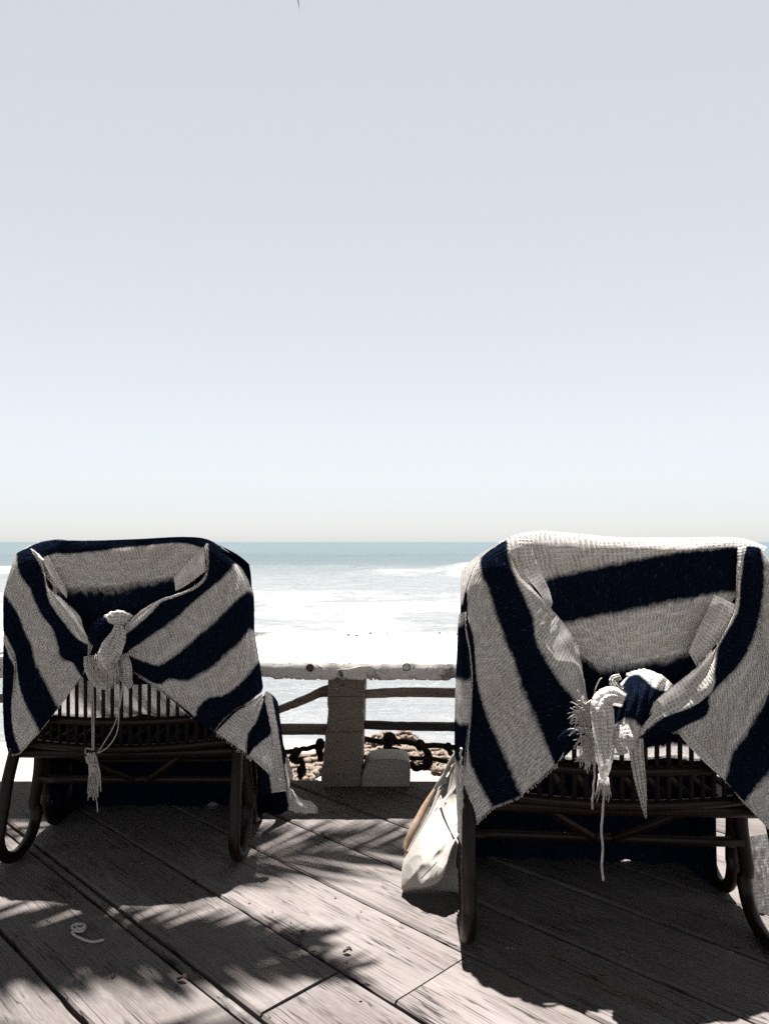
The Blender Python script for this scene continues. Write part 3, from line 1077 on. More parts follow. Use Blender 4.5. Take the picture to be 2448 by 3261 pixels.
def make_chair(loc, rz, label, hw=.335):
    ch = empty('rattan_chair', loc, rz)
    tag(ch, label, 'chair', 'rattan chairs under striped blankets')
    B = lambda x: -.055 * (1 - (x / hw) ** 2)         # plan bulge of the back towards the viewer
    # hoop of the back
    hoop = [(-hw, .03, .34), (-hw, .03, .6), (-hw + .01, .03, .80), (-hw + .05, .025, .89), (-hw + .13, B(hw - .13) + .02, .945), (0, B(0) + .02, .955),
            (hw - .13, B(hw - .13) + .02, .945), (hw - .05, .025, .89), (hw - .01, .03, .80), (hw, .03, .6), (hw, .03, .34)]
    rattan(hoop, .019, 'back_frame', ch, n=80)
    # curved rails of the back
    for z, r in ((.452, .013), (.372, .013)):
        rattan([(x, B(x) + .002, z - .012 * (1 - (x / hw) ** 2)) for x in np.linspace(-hw, hw, 13)], r, 'back_rail', ch, n=40, rings=False)
    # slats
    base = None
    for i, x in enumerate(np.arange(-.300, .3001, .0272)):
        ztop = .945 - .06 * max(0, abs(x) - .24) / .09
        mb = MB()
        lean = .012 * (x / .3)
        mb.tube([(0, 0, 0), (lean * .2, .002, .2), (lean * .4, 0, ztop - .36)], .0058, 8)
        if base is None or True:
            o = mb.build('slat', M_slat, ch)
        o.location = (x - lean * .1, B(x), .36 - .012 * (1 - (x / hw) ** 2))
    # seat frame
    rattan([(-hw - .02, .01, .335), (0, .0, .333), (hw + .02, .01, .335)], .017, 'seat_rail', ch, n=30)
    rattan([(-hw - .01, .42, .335), (0, .44, .33), (hw + .01, .42, .335)], .017, 'seat_rail', ch, n=30)
    for s in (-1, 1):
        rattan([(s * hw, 0, .355), (s * hw, .2, .36), (s * hw, .44, .355)], .017, 'side_rail', ch, n=20)
        # bent loop legs: two per side
        for (ya, yb) in ((-.10, .15), (.22, .42)):
            ym = (ya + yb) / 2
            h = (yb - ya) / 2
            loop = [(s * hw, ya + (.12 if ya < 0 else 0), .40), (s * (hw + .006), ya + (.05 if ya < 0 else 0), .26), (s * (hw + .008), ya + .008, .13)]
            for k in range(9):
                a = PI * k / 8
                loop.append((s * (hw + .008), ym - h * math.cos(a), .115 - .097 * math.sin(a)))
            loop += [(s * (hw + .014), yb - .004, .13), (s * hw, yb, .25), (s * hw, yb, .37)]
            rattan(loop, .0175, 'leg', ch, n=60)
    for k in range(11):
        x = -.30 + .06 * k
        mb = MB()
        mb.tube([(x, .0, .362), (x, .2, .355), (x, .44, .362)], .008, 8)
        mb.build('seat_slat', M_slat, ch)
    # stretchers and braces
    rattan([(-hw, .14, .21), (hw, .14, .205)], .013, 'stretcher', ch, n=12, rings=False)
    rattan([(-hw, .41, .19), (hw, .41, .19)], .013, 'stretcher', ch, n=12, rings=False)
    rattan([(.02, .14, .205), (.09, .08, .26), (.17, .02, .325)], .011, 'brace', ch, n=12, rings=False)
    rattan([(-.02, .14, .205), (-.09, .08, .26), (-.17, .02, .325)], .011, 'brace', ch, n=12, rings=False)
    return ch


CL = make_chair((-.787, 2.27, 0), R(1.0), 'left rattan chair seen from behind, its slatted back under a navy rimmed blanket')
CRt = make_chair((.562, 1.795, 0), R(-4.0), 'dark rattan chair at right nearest the viewer, with tote bag leaning against its leg', .352)

# ------------------------------------------------------------------ blankets
def Lp(x, y, o=0.0): return (.17 * x, 521.3 + .1701 * y, o)
def Rp(x, y, o=0.0): return (392.2 + .2263 * x, 521.3 + .2265 * y, o)


OUT_L = [Lp(*p) for p in ((45, 1350), (20, 1150), (15, 1000), (18, 800), (20, 600), (22, 400), (40, 310), (100, 190), (180, 140), (270, 112), (400, 112), (560, 112), (800, 103), (1080, 90), (1230, 108), (1340, 180), (1400, 250), (1440, 320), (1455, 420), (1465, 600), (1485, 700), (1505, 840), (1530, 980), (1545, 1040))]
OUT_R = [Rp(*p) for p in ((316, 1480), (300, 1200), (295, 1000), (300, 800), (308, 560), (318, 430), (330, 290), (350, 220), (380, 170), (440, 110), (510, 68), (580, 50), (680, 43), (800, 53), (1000, 70), (1250, 73), (1450, 70), (1560, 80), (1650, 112), (1710, 170), (1745, 260), (1765, 400), (1790, 700), (1815, 1000), (1825, 1300))]


def dist_poly(px, py, poly):
    d = np.full(px.shape, 1e9)
    for a, b in zip(poly[:-1], poly[1:]):
        ax, ay, bx, by = a[0], a[1], b[0], b[1]
        vx, vy = bx - ax, by - ay
        t = np.clip(((px - ax) * vx + (py - ay) * vy) / (vx * vx + vy * vy + 1e-9), 0, 1)
        d = np.minimum(d, np.hypot(px - ax - t * vx, py - ay - t * vy))
    return d


def depth_shell(outline, cx_, hw, Y0, slope, bulge, Rpx, r):
    C = cr([(p[0], p[1]) for p in outline], 90)
    poly = [tuple(c) for c in C]

    def f(px, py):
        u = (px - cx_) / hw
        Y = Y0 + slope * u - bulge * (1 - np.clip(u * u, 0, 1.0))
        e = np.clip(dist_poly(px, py, poly) / Rpx, 0, 1)
        return Y + r * (1 - np.sqrt(np.clip(1 - (1 - e) ** 2, 0, 1)))
    return f


DL = depth_shell(OUT_L, 126, 124, 2.235, -.01, .065, 13, .045)
DR = depth_shell(OUT_R, 622, 160, 1.765, -.035, .065, 16, .045)


class Blanket:
    def __init__(self, name, loc, label, depth):
        self.loc = np.array(loc)
        self.o = empty(name, loc)
        tag(self.o, label, 'blanket', 'striped blankets draped over the chairs')
        self.depth = depth

    def sheet(self, name, P, s, mat=None):
        """P (n,m,3) world points, s (n,m) stripe coordinate"""
        n, m = P.shape[:2]
        Q = P - self.loc
        mid = P[:, m // 2]
        du = np.linalg.norm(np.diff(P, axis=1), axis=2).mean(0)
        dv = np.linalg.norm(np.diff(P, axis=0), axis=2)
        u = np.concatenate([[0], np.cumsum(du)])[None, :].repeat(n, 0)
        v = np.vstack([np.zeros((1, m)), np.cumsum(dv, 0)])
        v = .5 * v + .5 * v.mean(1, keepdims=True)
        off = RNG.random(2) * 3
        UV = np.stack([u + off[0], v + off[1]], -1)
        mb = MB()
        mb.quad_grid(Q, UV)
        o = mb.build(name, mat or M_cloth, self.o)
        a = o.data.attributes.new('stripe', 'FLOAT', 'POINT')
        a.data.foreach_set('value', s.ravel())
        return o

    def loft(self, name, curves, s, n=110, k=10, off=0.0, wr=.006, wrap=None, depth=None, lin=False, ridge=1.3, seed=0, jag=0.0, flat=None):
        depth = depth or self.depth
        C = np.array([cr([(p[0], p[1], p[2] if len(p) > 2 else 0) for p in c], n) for c in curves])  # (m, n, 3)
        m = len(C)
        if np.isscalar(s):
            s = [s + i for i in range(m)]
        rows, ss = [], []
        for i in range(m - 1):
            c0 = C[i - 1] if i > 0 else 2 * C[0] - C[1]
            c1, c2 = C[i], C[i + 1]
            c3 = C[i + 2] if i + 2 < m else 2 * c2 - c1
            for q in range(k + (1 if i == m - 2 else 0)):
                t = q / k
                if lin or m == 2:
                    rows.append(c1 * (1 - t) + c2 * t)
                else:
                    crv = .5 * (2 * c1 + (c2 - c0) * t + (2 * c0 - 5 * c1 + 4 * c2 - c3) * t ** 2 + (3 * c1 - c0 - 3 * c2 + c3) * t ** 3)
                    rows.append(.5 * crv + .5 * (c1 * (1 - t) + c2 * t))
                ss.append(np.full(n, s[i] * (1 - t) + s[i + 1] * t))
        G = np.array(rows)
        Sg = np.array(ss)
        px, py, o = G[..., 0], G[..., 1], G[..., 2]
        if jag:
            px = px + jag * vnoise(py * .9 + seed, px * .3)
            py = py + jag * vnoise(px * .9 + seed + 5, py * .3)
        Y = depth(px, py) if flat is None else np.full(px.shape, flat)
        uu = np.linspace(0, 1, n)[None, :]
        rid = np.sin(2 * PI * (Sg * ridge + .6 * vnoise(px * .02 + seed, py * .02 + seed)) + seed)
        wrk = wr * (rid * (.35 + .65 * np.sin(PI * uu) ** .7) + 1.1 * fbm(px * .045 + seed, py * .045 + 3 * seed, 3))
        Y = Y - off - o - wrk
        Xw = (px - CX) / F * Y
        Zw = H - (py - CY) / F * Y
        P = np.stack([Xw, Y, Zw], -1)
        # cloth carries on over the rim to the sea side
        if wrap == 'col0':
            ex = []
            for dY, q in ((.15, .022), (.10, .014), (.05, .006)):
                e = P[:, 0].copy()
                e[:, 1] += dY
                cen = np.array([P[:, :, 0].mean(), 0, P[:, :, 2].min()])
                d = (cen - e) * np.array([1, 0, 1])
                d /= (np.linalg.norm(d, axis=1, keepdims=True) + 1e-9)
                ex.append(e + d * q)
            P = np.concatenate([np.stack(ex, 1), P], 1)
            Sg = np.concatenate([Sg[:, :1].repeat(3, 1), Sg], 1)
        elif wrap == 'row0':
            ex = []
            for dY, q in ((.15, .05), (.10, .022), (.05, .006)):
                e = P[0].copy()
                e[:, 1] += dY
                e[:, 2] -= q
                ex.append(e)
            P = np.concatenate([np.stack(ex, 0), P], 0)
            Sg = np.concatenate([Sg[:1].repeat(3, 0), Sg], 0)
        self.sheet(name, P, Sg)
        return P

    def yarns(self, name, lines, r=.0012, mat=None, seg=5):
        mb = MB()
        for pts in lines:
            P = np.array(pts) - self.loc
            mb.tube([tuple(p) for p in P], r, seg)
        o = mb.build(name, mat or M_yarn, self.o)
        return o


def hem_fringe(P_edge, n, lmin, lmax, down=1.0, out=.006, seed=0):
    """short loose threads along an edge (list of world points)"""
    rr = random.Random(seed)
    lines = []
    E = np.array(P_edge)
    for i in range(n):
        k = rr.random() * (len(E) - 1)
        a = E[int(k)] * (1 - k % 1) + E[min(int(k) + 1, len(E) - 1)] * (k % 1)
        L = rr.uniform(lmin, lmax)
        dx, dy = rr.uniform(-.5, .5) * L, rr.uniform(-1, .3) * L * .5
        lines.append([a, a + np.array((dx * .4, -out * .5 + dy * .3, -L * .45 * down)), a + np.array((dx, -out + dy, -L * down))])
    return lines


# ---- left blanket
BL = Blanket('blanket', (-.787, 2.2, 0), 'navy and white striped gauze blanket with navy rim, knotted behind the left chair, tassel hanging', DL)
L = Lp
C0 = [L(100, 190), L(180, 140), L(270, 113), L(400, 112), L(560, 112), L(800, 104), L(1080, 91), L(1230, 109), L(1345, 182)]
C1 = [L(190, 240), L(240, 225), L(320, 195), L(420, 190), L(600, 172), L(800, 150), L(1060, 128), L(1220, 165)]
C2 = [L(330, 405), L(420, 397), L(500, 390), L(650, 385), L(860, 350), L(1030, 330), L(1110, 300), L(1200, 270)]
C3 = [L(450, 640), L(560, 660), L(700, 680), L(800, 620), L(980, 500), L(1120, 420)]
C4 = [L(450, 900), L(560, 952), L(700, 958), L(830, 960), L(930, 940), L(1040, 800)]
BL.loft('center_panel', [C0, C1, C2, C3, C4], [1.0, 2.0, 3.0, 3.4, 3.8], wrap='row0', off=-.012, wr=.004, ridge=.6, seed=1.3)
# turned-back folds at either side of the panel
BL.loft('fold', [[L(252, 235, .0), L(300, 320, 0), L(350, 400, 0), L(392, 455, 0)], [L(280, 198, 0), L(335, 300, 0), L(378, 380, 0), L(396, 430, 0)]], [2.3, 2.7], n=50, k=6, off=.012, wr=.002, seed=2)
BL.loft('fold', [[L(1195, 150), L(1120, 225), L(1060, 290), L(1022, 335)], [L(1212, 290), L(1140, 345), L(1090, 380), L(1032, 410)]], [2.35, 2.65], n=50, k=8, off=.012, wr=.003, seed=3)
W0 = [L(250, 232, .02), L(276, 375, .025), L(360, 450, .03), L(465, 552, .035), L(492, 640, .04), L(548, 722, .045)]
W1 = [L(180, 160, .0), L(255, 300, .015), L(292, 470, .02), L(380, 600, .025), L(452, 684, .035), L(520, 730, .04), L(520, 800, .035), L(500, 880, .03), L(484, 910, .02)]
W2 = [L(96, 192), L(110, 300), L(175, 400), L(215, 500), L(252, 560, .01), L(310, 640, .012), L(345, 740, .014), L(358, 806, .014), L(420, 830, .014), L(455, 880, .012), L(478, 912, .01)]
W3 = [L(21, 420), L(70, 490), L(110, 560), L(140, 640, .004), L(180, 720, .006), L(205, 830, .008), L(250, 915, .008), L(300, 1010, .008), L(345, 1095, .006)]
W4 = [L(20, 650), L(60, 720), L(90, 800, .004), L(110, 950, .006), L(140, 1060, .006), L(190, 1160, .006), L(228, 1242, .004)]
W5 = [L(18, 705), L(55, 790), L(85, 850), L(78, 960), L(66, 1080), L(76, 1220), L(120, 1358)]
W6 = [L(17, 900), L(15, 960), L(15, 1020), L(17, 1120), L(22, 1220), L(34, 1300), L(50, 1370)]
PW = BL.loft('side_wrap', [W0, W1, W2, W3, W4, W5, W6], [0.0, 1.0, 2.0, 3.0, 4.0, 5.0, 6.0], k=9, wrap='col0', wr=.007, ridge=1.0, seed=4, jag=.25)
R0 = [L(1200, 150, .0), L(1213, 290, .012), L(1150, 375, .02), L(1030, 428, .025), L(950, 455, .03), L(860, 502, .035), L(800, 547, .04), L(735, 612, .045)]
R1 = [L(1222, 130), L(1222, 300, .01), L(1165, 385, .018), L(1045, 440, .022), L(948, 472, .028), L(885, 540, .035), L(805, 612, .04), L(735, 668, .045)]
R2 = [L(1385, 250), L(1330, 320), L(1240, 390, .004), L(1140, 470, .01), L(1040, 570, .015), L(930, 645, .022), L(820, 722, .03), L(745, 772, .035)]
R3 = [L(1454, 410), L(1380, 470), L(1290, 560), L(1190, 640, .006), L(1110, 722, .012), L(1020, 792, .02), L(930, 846, .028), L(840, 822, .03), L(752, 788, .035)]
R4 = [L(1465, 640), L(1400, 720), L(1320, 790), L(1260, 850), L(1180, 895, .004), L(1100, 940, .01), L(1000, 925, .014), L(940, 960, .012), L(860, 930, .012), L(780, 875, .015)]
R5 = [L(1505, 840), L(1460, 900), L(1400, 960), L(1320, 1020, .004), L(1220, 1040, .012), L(1165, 1085, .012), L(1130, 1145, .01), L(1050, 1085, .008), L(945, 990, .006)]
R6 = [L(1535, 1005), L(1450, 1070), L(1390, 1105), L(1330, 1155), L(1285, 1205, .005), L(1258, 1240, .005), L(1230, 1205), L(1190, 1175), L(1132, 1150)]
PR = BL.loft('side_wrap', [R0, R1, R2, R3, R4, R5, R6], [0.0, 1.0, 2.0, 3.0, 4.0, 5.0, 6.0], k=9, wrap='col0', wr=.007, ridge=1.0, seed=6.1, jag=.25)
R6b = [L(1538, 1015), L(1455, 1080), L(1395, 1115), L(1340, 1165), L(1295, 1210), L(1266, 1242)]
R7 = [L(1550, 1045), L(1522, 1130), L(1502, 1185, .006), L(1462, 1240, .008), L(1450, 1300, .006), L(1448, 1365)]
R8 = [L(1565, 1090), L(1582, 1180, .0), L(1590, 1250), L(1540, 1290, .004), L(1490, 1335, .004), L(1462, 1378)]
R9 = [L(1570, 1120), L(1600, 1250), L(1602, 1390), L(1594, 1490), L(1540, 1450), L(1475, 1392)]
PB = BL.loft('corner_flap', [R6b, R7, R8, R9], [0.0, 1.0, 2.0, 3.0], k=9, wr=.007, ridge=1.6, seed=8, off=.006, jag=.3)


def ico_lump(B, name, c, rad, sval, seed, amp=.25, sq=(1, 1, 1), rot=None, stretch=7.0):
    """a crumpled, pleated knot of cloth"""
    bm = bmesh.new()
    bmesh.ops.create_icosphere(bm, subdivisions=5, radius=1.0)
    V = np.array([v.co[:] for v in bm.verts])
    n1 = fbm(V[:, 0] * 1.6 + seed, V[:, 1] * 1.6 + V[:, 2] * 1.3 + seed, 4)
    pl = np.sin((V[:, 0] + .7 * V[:, 2] + .35 * n1) * stretch + seed)
    pl = np.abs(np.sin((V[:, 0] * .9 + .8 * V[:, 2] + .5 * n1) * stretch + seed)) - .6
    k = 1 + amp * n1 + .17 * pl + .05 * fbm(V[:, 0] * 5 + seed, V[:, 2] * 5 + V[:, 1] * 4, 3)
    W = V * k[:, None] * np.array(sq) * rad
    if rot is not None:
        W = W @ np.array(rot.to_matrix()).T
    for v, w in zip(bm.verts, W):
        v.co = Vector(w) + Vector(c) - Vector(B.loc)
    me = bpy.data.meshes.new(name)
    bm.to_mesh(me)
    bm.free()
    uvl = me.uv_layers.new(name='weave')
    vi = np.zeros(len(me.loops), dtype=np.int32)
    me.loops.foreach_get('vertex_index', vi)
    uvl.data.foreach_set('uv', (W[:, [0, 2]][vi] + 5 * (seed % 1)).ravel())
    a = me.attributes.new('stripe', 'FLOAT', 'POINT')
    a.data.foreach_set('value', sval(V) if callable(sval) else np.full(len(V), sval))
    return link(name, me, M_cloth, B.o)


def ribbon(B, name, C, widths, s, off=0.0, depth_list=None, bulge=.012, k=10, n=40, seed=0.0, pl=.011):
    k = max(k, 16)
    """hanging band of cloth along picture points C [(px,py,Y)], widths in px, arched across"""
    A = cr(C, n)
    w = np.interp(np.linspace(0, 1, n), np.linspace(0, 1, len(widths)), widths)
    T = np.gradient(A[:, :2], axis=0)
    T /= np.linalg.norm(T, axis=1, keepdims=True) + 1e-9
    N = np.stack([-T[:, 1], T[:, 0]], 1)
    rows, ss = [], []
    for q in np.linspace(-1, 1, k):
        px = A[:, 0] + N[:, 0] * w * .5 * q
        py = A[:, 1] + N[:, 1] * w * .5 * q
        Y = A[:, 2] - bulge * (1 - q * q) - pl * np.abs(np.sin(q * 5.5 + seed + .8 * vnoise(A[:, 1] * .08 + seed, A[:, 0] * .08))) - .004 * fbm(px * .25 + seed, py * .18, 3)
        rows.append(np.stack([(px - CX) / F * Y, Y, H - (py - CY) / F * Y], 1))
        ss.append(np.full(n, s[0]) if np.isscalar(s[0]) and len(s) == 1 else np.interp(np.linspace(0, 1, n), np.linspace(0, 1, len(s)), s))
    P = np.array(rows)
    B.sheet(name, P, np.array(ss))
    return P


YK = float(DL(np.array([108.0]), np.array([640.0]))[0])
def wl(x, y, d): return np.array(at(L(x, y)[0], L(x, y)[1], YK - d))


ico_lump(BL, 'knot', wl(618, 655, .03), .041, 1.5, 2.0, .26, (.95, 1.0, 1.25), Matrix.Rotation(.3, 3, 'Y').to_quaternion())
ico_lump(BL, 'knot', wl(692, 572, .035), .031, .5, 5.0, .34, (1.28, 1.0, .74), Matrix.Rotation(-.15, 3, 'Y').to_quaternion())
ribbon(BL, 'knot_end', [L(700, 612) [:2] + (YK - .075,), L(690, 680)[:2] + (YK - .085,), L(650, 760)[:2] + (YK - .08,), L(620, 830)[:2] + (YK - .07,), L(640, 870)[:2] + (YK - .065,)], [9, 18, 22, 22, 15], [.5], bulge=.018, seed=1, pl=.014)
ribbon(BL, 'knot_end', [L(720, 780)[:2] + (YK - .04,), L(735, 850)[:2] + (YK - .05,), L(740, 920)[:2] + (YK - .045,), L(775, 975)[:2] + (YK - .04,)], [10, 13, 14, 5], [.5], bulge=.01, seed=3)
ribbon(BL, 'knot_end', [L(520, 790)[:2] + (YK - .02,), L(540, 860)[:2] + (YK - .025,), L(590, 930)[:2] + (YK - .03,), L(650, 960)[:2] + (YK - .03,)], [10, 16, 20, 12], [.5], bulge=.008, seed=4)
fr = []
rr = random.Random(3)
for i in range(70):
    f = i / 69
    a = wl(560 + 130 * f, 790 + 50 * f + rr.uniform(-15, 30), .085)
    Ln = rr.uniform(.015, .055) + (.02 if f > .4 else 0)
    fr.append([a, a + np.array((rr.uniform(-.006, .006), -.004, -Ln * .5)), a + np.array((rr.uniform(-.012, .012), rr.uniform(-.004, .01), -Ln))])
for i in range(14):
    a = wl(705 + 40 * rr.random(), 820 + 40 * rr.random(), .06)
    Ln = rr.uniform(.015, .03)
    fr.append([a, a + np.array((rr.uniform(-.004, .004), -.004, -Ln * .5)), a + np.array((rr.uniform(-.008, .008), 0, -Ln))])
o = BL.yarns('fringe', fr, .0013)
tag(o, kind='stuff')
# two doubled strings and the tassel they carry
st = []
for dx in (-4, 5):
    st.append([wl(540 + dx, 790, .06), wl(538 + dx * 1.5, 960, .06), wl(545 + dx * 1.2, 1150, .058), wl(546 + dx, 1345, .055)])
st.append([wl(728, 930, .06), wl(705, 1080, .06), wl(670, 1200, .058), wl(600, 1320, .056), wl(570, 1362, .055)])
st.append([wl(722, 930, .06), wl(700, 1090, .06), wl(690, 1230, .058), wl(640, 1320, .056), wl(575, 1365, .055)])
st.append([wl(545, 1345, .055), wl(510, 1335, .056), wl(500, 1360, .056), wl(520, 1370, .055)])
for P_ in st:
    C = cr(P_, 30)
    o = BL.yarns('string', [C], .0016)
ts = []
for i in range(26):
    x0, y0 = 525 + rr.uniform(-15, 45), 1365 + rr.uniform(-10, 20)
    x1 = 548 + rr.uniform(-34, 38)
    yl = rr.choice((1500, 1560, 1600, 1620, 1640))
    ts.append(cr([wl(x0, y0, .055), wl((x0 + x1) / 2 + rr.uniform(-15, 15), (y0 + yl) / 2, .062), wl(x1, yl, .055 + rr.uniform(-.005, .005))], 10))
for i in range(5):
    q = rr.uniform(-10, 10)
    ts.append(cr([wl(505 + q, 1380, .06), wl(520 + q, 1430 + q, .072), wl(560 + q, 1425, .072), wl(585 + q * .3, 1480, .064), wl(592, 1590, .058)], 14))
ts.append(cr([wl(560, 1600, .055), wl(570, 1660, .055), wl(574, 1710, .054)], 8))
o = BL.yarns('tassel', ts, .0015)
tag(o, kind='stuff')
ribbon(BL, 'tassel_end', [L(545, 1480)[:2] + (YK - .055,), L(540, 1540)[:2] + (YK - .058,), L(528, 1620)[:2] + (YK - .055,)], [4, 6, 2.5], [.5], bulge=.004, seed=9)
# hems
o = BL.yarns('hem_threads', hem_fringe(PW[10:, -1], 140, .001, .005, seed=1) + hem_fringe(PR[30:, -1], 140, .001, .005, seed=2) + hem_fringe(PB[:, -1], 60, .002, .010, seed=4), .0009)
tag(o, kind='stuff')


def front_drape(B, chair_loc, rz, hw, s_fun, seed, hem_z=.14):
    """cloth on the sea side: down the back rest, across the seat, over its front edge"""
    prof = [(.045, .985), (.085, .93), (.11, .80), (.13, .62), (.15, .47), (.20, .400), (.30, .385), (.38, .383), (.44, .375), (.472, .345), (.482, .24), (.486, hem_z)]
    C = cr(prof, 90)
    d = np.concatenate([[0], np.cumsum(np.linalg.norm(np.diff(C, axis=0), axis=1))])
    xs = np.linspace(-1, 1, 60)
    P = np.zeros((90, 60, 3))
    Sg = np.zeros((90, 60))
    ca, sa = math.cos(rz), math.sin(rz)
    for j, x in enumerate(xs):
        lx = x * (hw + .004 if True else hw)
        topc = 1 - max(0, abs(x) - .62) ** 2 * 1.1
        bul = -.05 * (1 - x * x) * np.clip((C[:, 1] - .40) / .2, 0, 1)
        fold = .010 * np.sin(x * 16 + seed + 2 * vnoise(d * 2 + seed, d * 0 + x * 2)) * np.clip((d - .1) * 2, 0, 1)
        yy = C[:, 0] + bul + fold
        zz = np.where(C[:, 1] > .5, .5 + (C[:, 1] - .5) * topc, C[:, 1]) + .006 * vnoise(d * 8 + seed, d * 0 + x * 5)
        yy = yy - .16 * max(0, abs(x) - .86) / .14 * np.clip((d - .75) * 6, 0, 1)
        zz[-12:] += np.linspace(0, .006, 12) * vnoise(np.full(12, x * 2.3 + seed), np.zeros(12))
        zz[-14:] += np.linspace(0, 1, 14) * .034 * math.exp(-((x - .42) / .10) ** 2)
        zz = np.maximum(zz, -.007)
        P[:, j, 0] = chair_loc[0] + lx * ca - yy * sa
        P[:, j, 1] = chair_loc[1] + lx * sa + yy * ca
        P[:, j, 2] = zz
        Sg[:, j] = s_fun(d, x)
    B.sheet('seat_drape', P, Sg)
    return P


# left: sunlit white where it shows through the slats
PFL = front_drape(BL, (-.787, 2.27), R(1), .36, lambda d, x: np.interp(d, [0, .16, .30, .42, .60, 1.0, 1.5], [1.1, 2.0, 3.0, 4.0, 5.0, 5.45, 5.6]), 2.0, -.03)
o = BL.yarns('hem_threads', hem_fringe(PFL[-1] + np.array((0, 0, .012)), 80, .004, .010, seed=6), .001, M_yarn_dark)
tag(o, kind='stuff')
# left: the corner that falls over the right side of the seat to the floor
def side_fall():
    tops = [at(X3(x), Y3(y), Y) for x, y, Y in ((150, 1085, 2.42), (168, 1050, 2.50), (190, 1042, 2.56), (215, 1052, 2.60), (240, 1095, 2.64), (258, 1150, 2.68), (262, 1190, 2.74))]
    bots = [at(X3(x), Y3(y), Y) for x, y, Y in ((150, 1700, 2.44), (195, 1720, 2.50), (235, 1720, 2.54), (280, 1710, 2.58), (330, 1690, 2.62), (352, 1640, 2.66), (350, 1610, 2.76))]
    A, B_ = cr(tops, 50), cr(bots, 50)
    P, Sg = np.zeros((60, 50, 3)), np.zeros((60, 50))
    for i in range(60):
        f = i / 59
        P[i] = A * (1 - f) + B_ * f
        P[i, :, 1] -= .015 * np.sin(np.linspace(0, 9, 50) + 1.5 * f) * f ** .5 + .02 * math.sin(PI * f)
        P[i, :, 0] += .006 * np.sin(np.linspace(0, 11, 50) + 3 * f)
        base = np.interp(np.linspace(0, 1, 50), [0, .2, .30, .52, .54, 1], [1.2, 1.6, 2.1, 2.9, 3.05, 3.6])
        low = np.clip((f - .60) * 8, 0, 1) * (np.linspace(0, 1, 50) > .54)
        Sg[i] = base + low * .95
    BL.sheet('side_fall', P, Sg)
    # trailing end lying on the floor, in soft folds
    top = [(150, 1700, .06), (230, 1700, .08), (330, 1690, .10), (372, 1730, .075), (430, 1765, .055), (490, 1790, .035), (520, 1815, .02)]
    mid = [(150, 1790, .03), (240, 1775, .05), (330, 1765, .06), (390, 1780, .055), (440, 1800, .045), (495, 1825, .025), (523, 1835, .012)]
    bot = [(150, 1850, .004), (250, 1862, .004), (330, 1845, .012), (395, 1850, .006), (440, 1862, .004), (500, 1864, .004), (522, 1852, .004)]
    rows = []
    for rw in (top, mid, bot):
        rows.append(cr([floor_at(X3(x), Y3(y), z) for x, y, z in rw], 70))
    rows = np.array(rows)
    G = []
    for i in range(24):
        t = i / 23 * 2
        k_ = min(int(t), 1)
        q = t - k_
        G.append(rows[k_] * (1 - q) + rows[k_ + 1] * q)
    G = np.array(G)
    G[..., 2] = np.maximum(.004, G[..., 2] + .012 * fbm(G[..., 0] * 30, G[..., 1] * 30, 3) + .008 * np.sin(np.linspace(0, 9, 24))[:, None])
    Sf = np.interp(np.linspace(0, 1, 70), [0, .38, .52, 1], [1.4, 1.7, 2.15, 2.7])[None, :].repeat(24, 0)
    BL.sheet('trailing_end', G, Sf)


side_fall()

# ---- right blanket
BR = Blanket('blanket', (.553, 1.74, 0), 'white rimmed striped gauze blanket with sunlit blue and white knot, on the right chair', DR)
Rr = Rp
C0 = [Rr(470, 92), Rr(545, 58), Rr(620, 46), Rr(680, 43), Rr(800, 53), Rr(1000, 70), Rr(1250, 73), Rr(1450, 70), Rr(1560, 80), Rr(1650, 113)]
C1 = [Rr(530, 320), Rr(600, 290), Rr(690, 255), Rr(800, 226), Rr(950, 188), Rr(1100, 162), Rr(1250, 138), Rr(1400, 122), Rr(1540, 112), Rr(1640, 130)]
C2 = [Rr(620, 500), Rr(680, 470), Rr(780, 450), Rr(860, 430), Rr(1000, 402), Rr(1100, 382), Rr(1300, 345), Rr(1430, 322), Rr(1530, 310)]
C3 = [Rr(800, 560), Rr(870, 620), Rr(940, 650), Rr(1050, 640), Rr(1150, 620), Rr(1300, 580), Rr(1370, 540)]
C4 = [Rr(800, 985), Rr(900, 1015), Rr(1000, 1020), Rr(1100, 1005), Rr(1230, 965), Rr(1300, 900)]
BR.loft('center_panel', [C0, C1, C2, C3, C4], [0.05, 1.0, 2.0, 3.0, 3.9], wrap='row0', off=-.012, wr=.004, ridge=.6, seed=11.3, n=140)
BR.loft('fold', [[Rr(556, 70), Rr(560, 150), Rr(590, 240), Rr(650, 320), Rr(692, 400)], [Rr(610, 70), Rr(625, 150), Rr(660, 235), Rr(690, 300), Rr(706, 360)]], [.3, .7], n=50, k=8, off=.014, wr=.004, seed=12)
BR.loft('fold', [[Rr(1420, 325), Rr(1385, 400), Rr(1345, 480), Rr(1305, 575)], [Rr(1520, 370), Rr(1495, 430), Rr(1445, 520), Rr(1340, 640)]], [.3, .7], n=50, k=10, off=.012, wr=.003, seed=13)
W0 = [Rr(524, 168, .01), Rr(560, 230, .015), Rr(640, 320, .02), Rr(705, 392, .025), Rr(772, 470, .03), Rr(817, 540, .035), Rr(832, 620, .04), Rr(852, 740, .05), Rr(870, 815, .06)]
W1 = [Rr(505, 80, .0), Rr(525, 200, .008), Rr(580, 330, .012), Rr(622, 430, .015), Rr(634, 530, .02), Rr(692, 640, .028), Rr(765, 740, .035), Rr(835, 825, .05), Rr(850, 880, .05), Rr(820, 970, .04), Rr(770, 1030, .03), Rr(726, 1066, .02)]
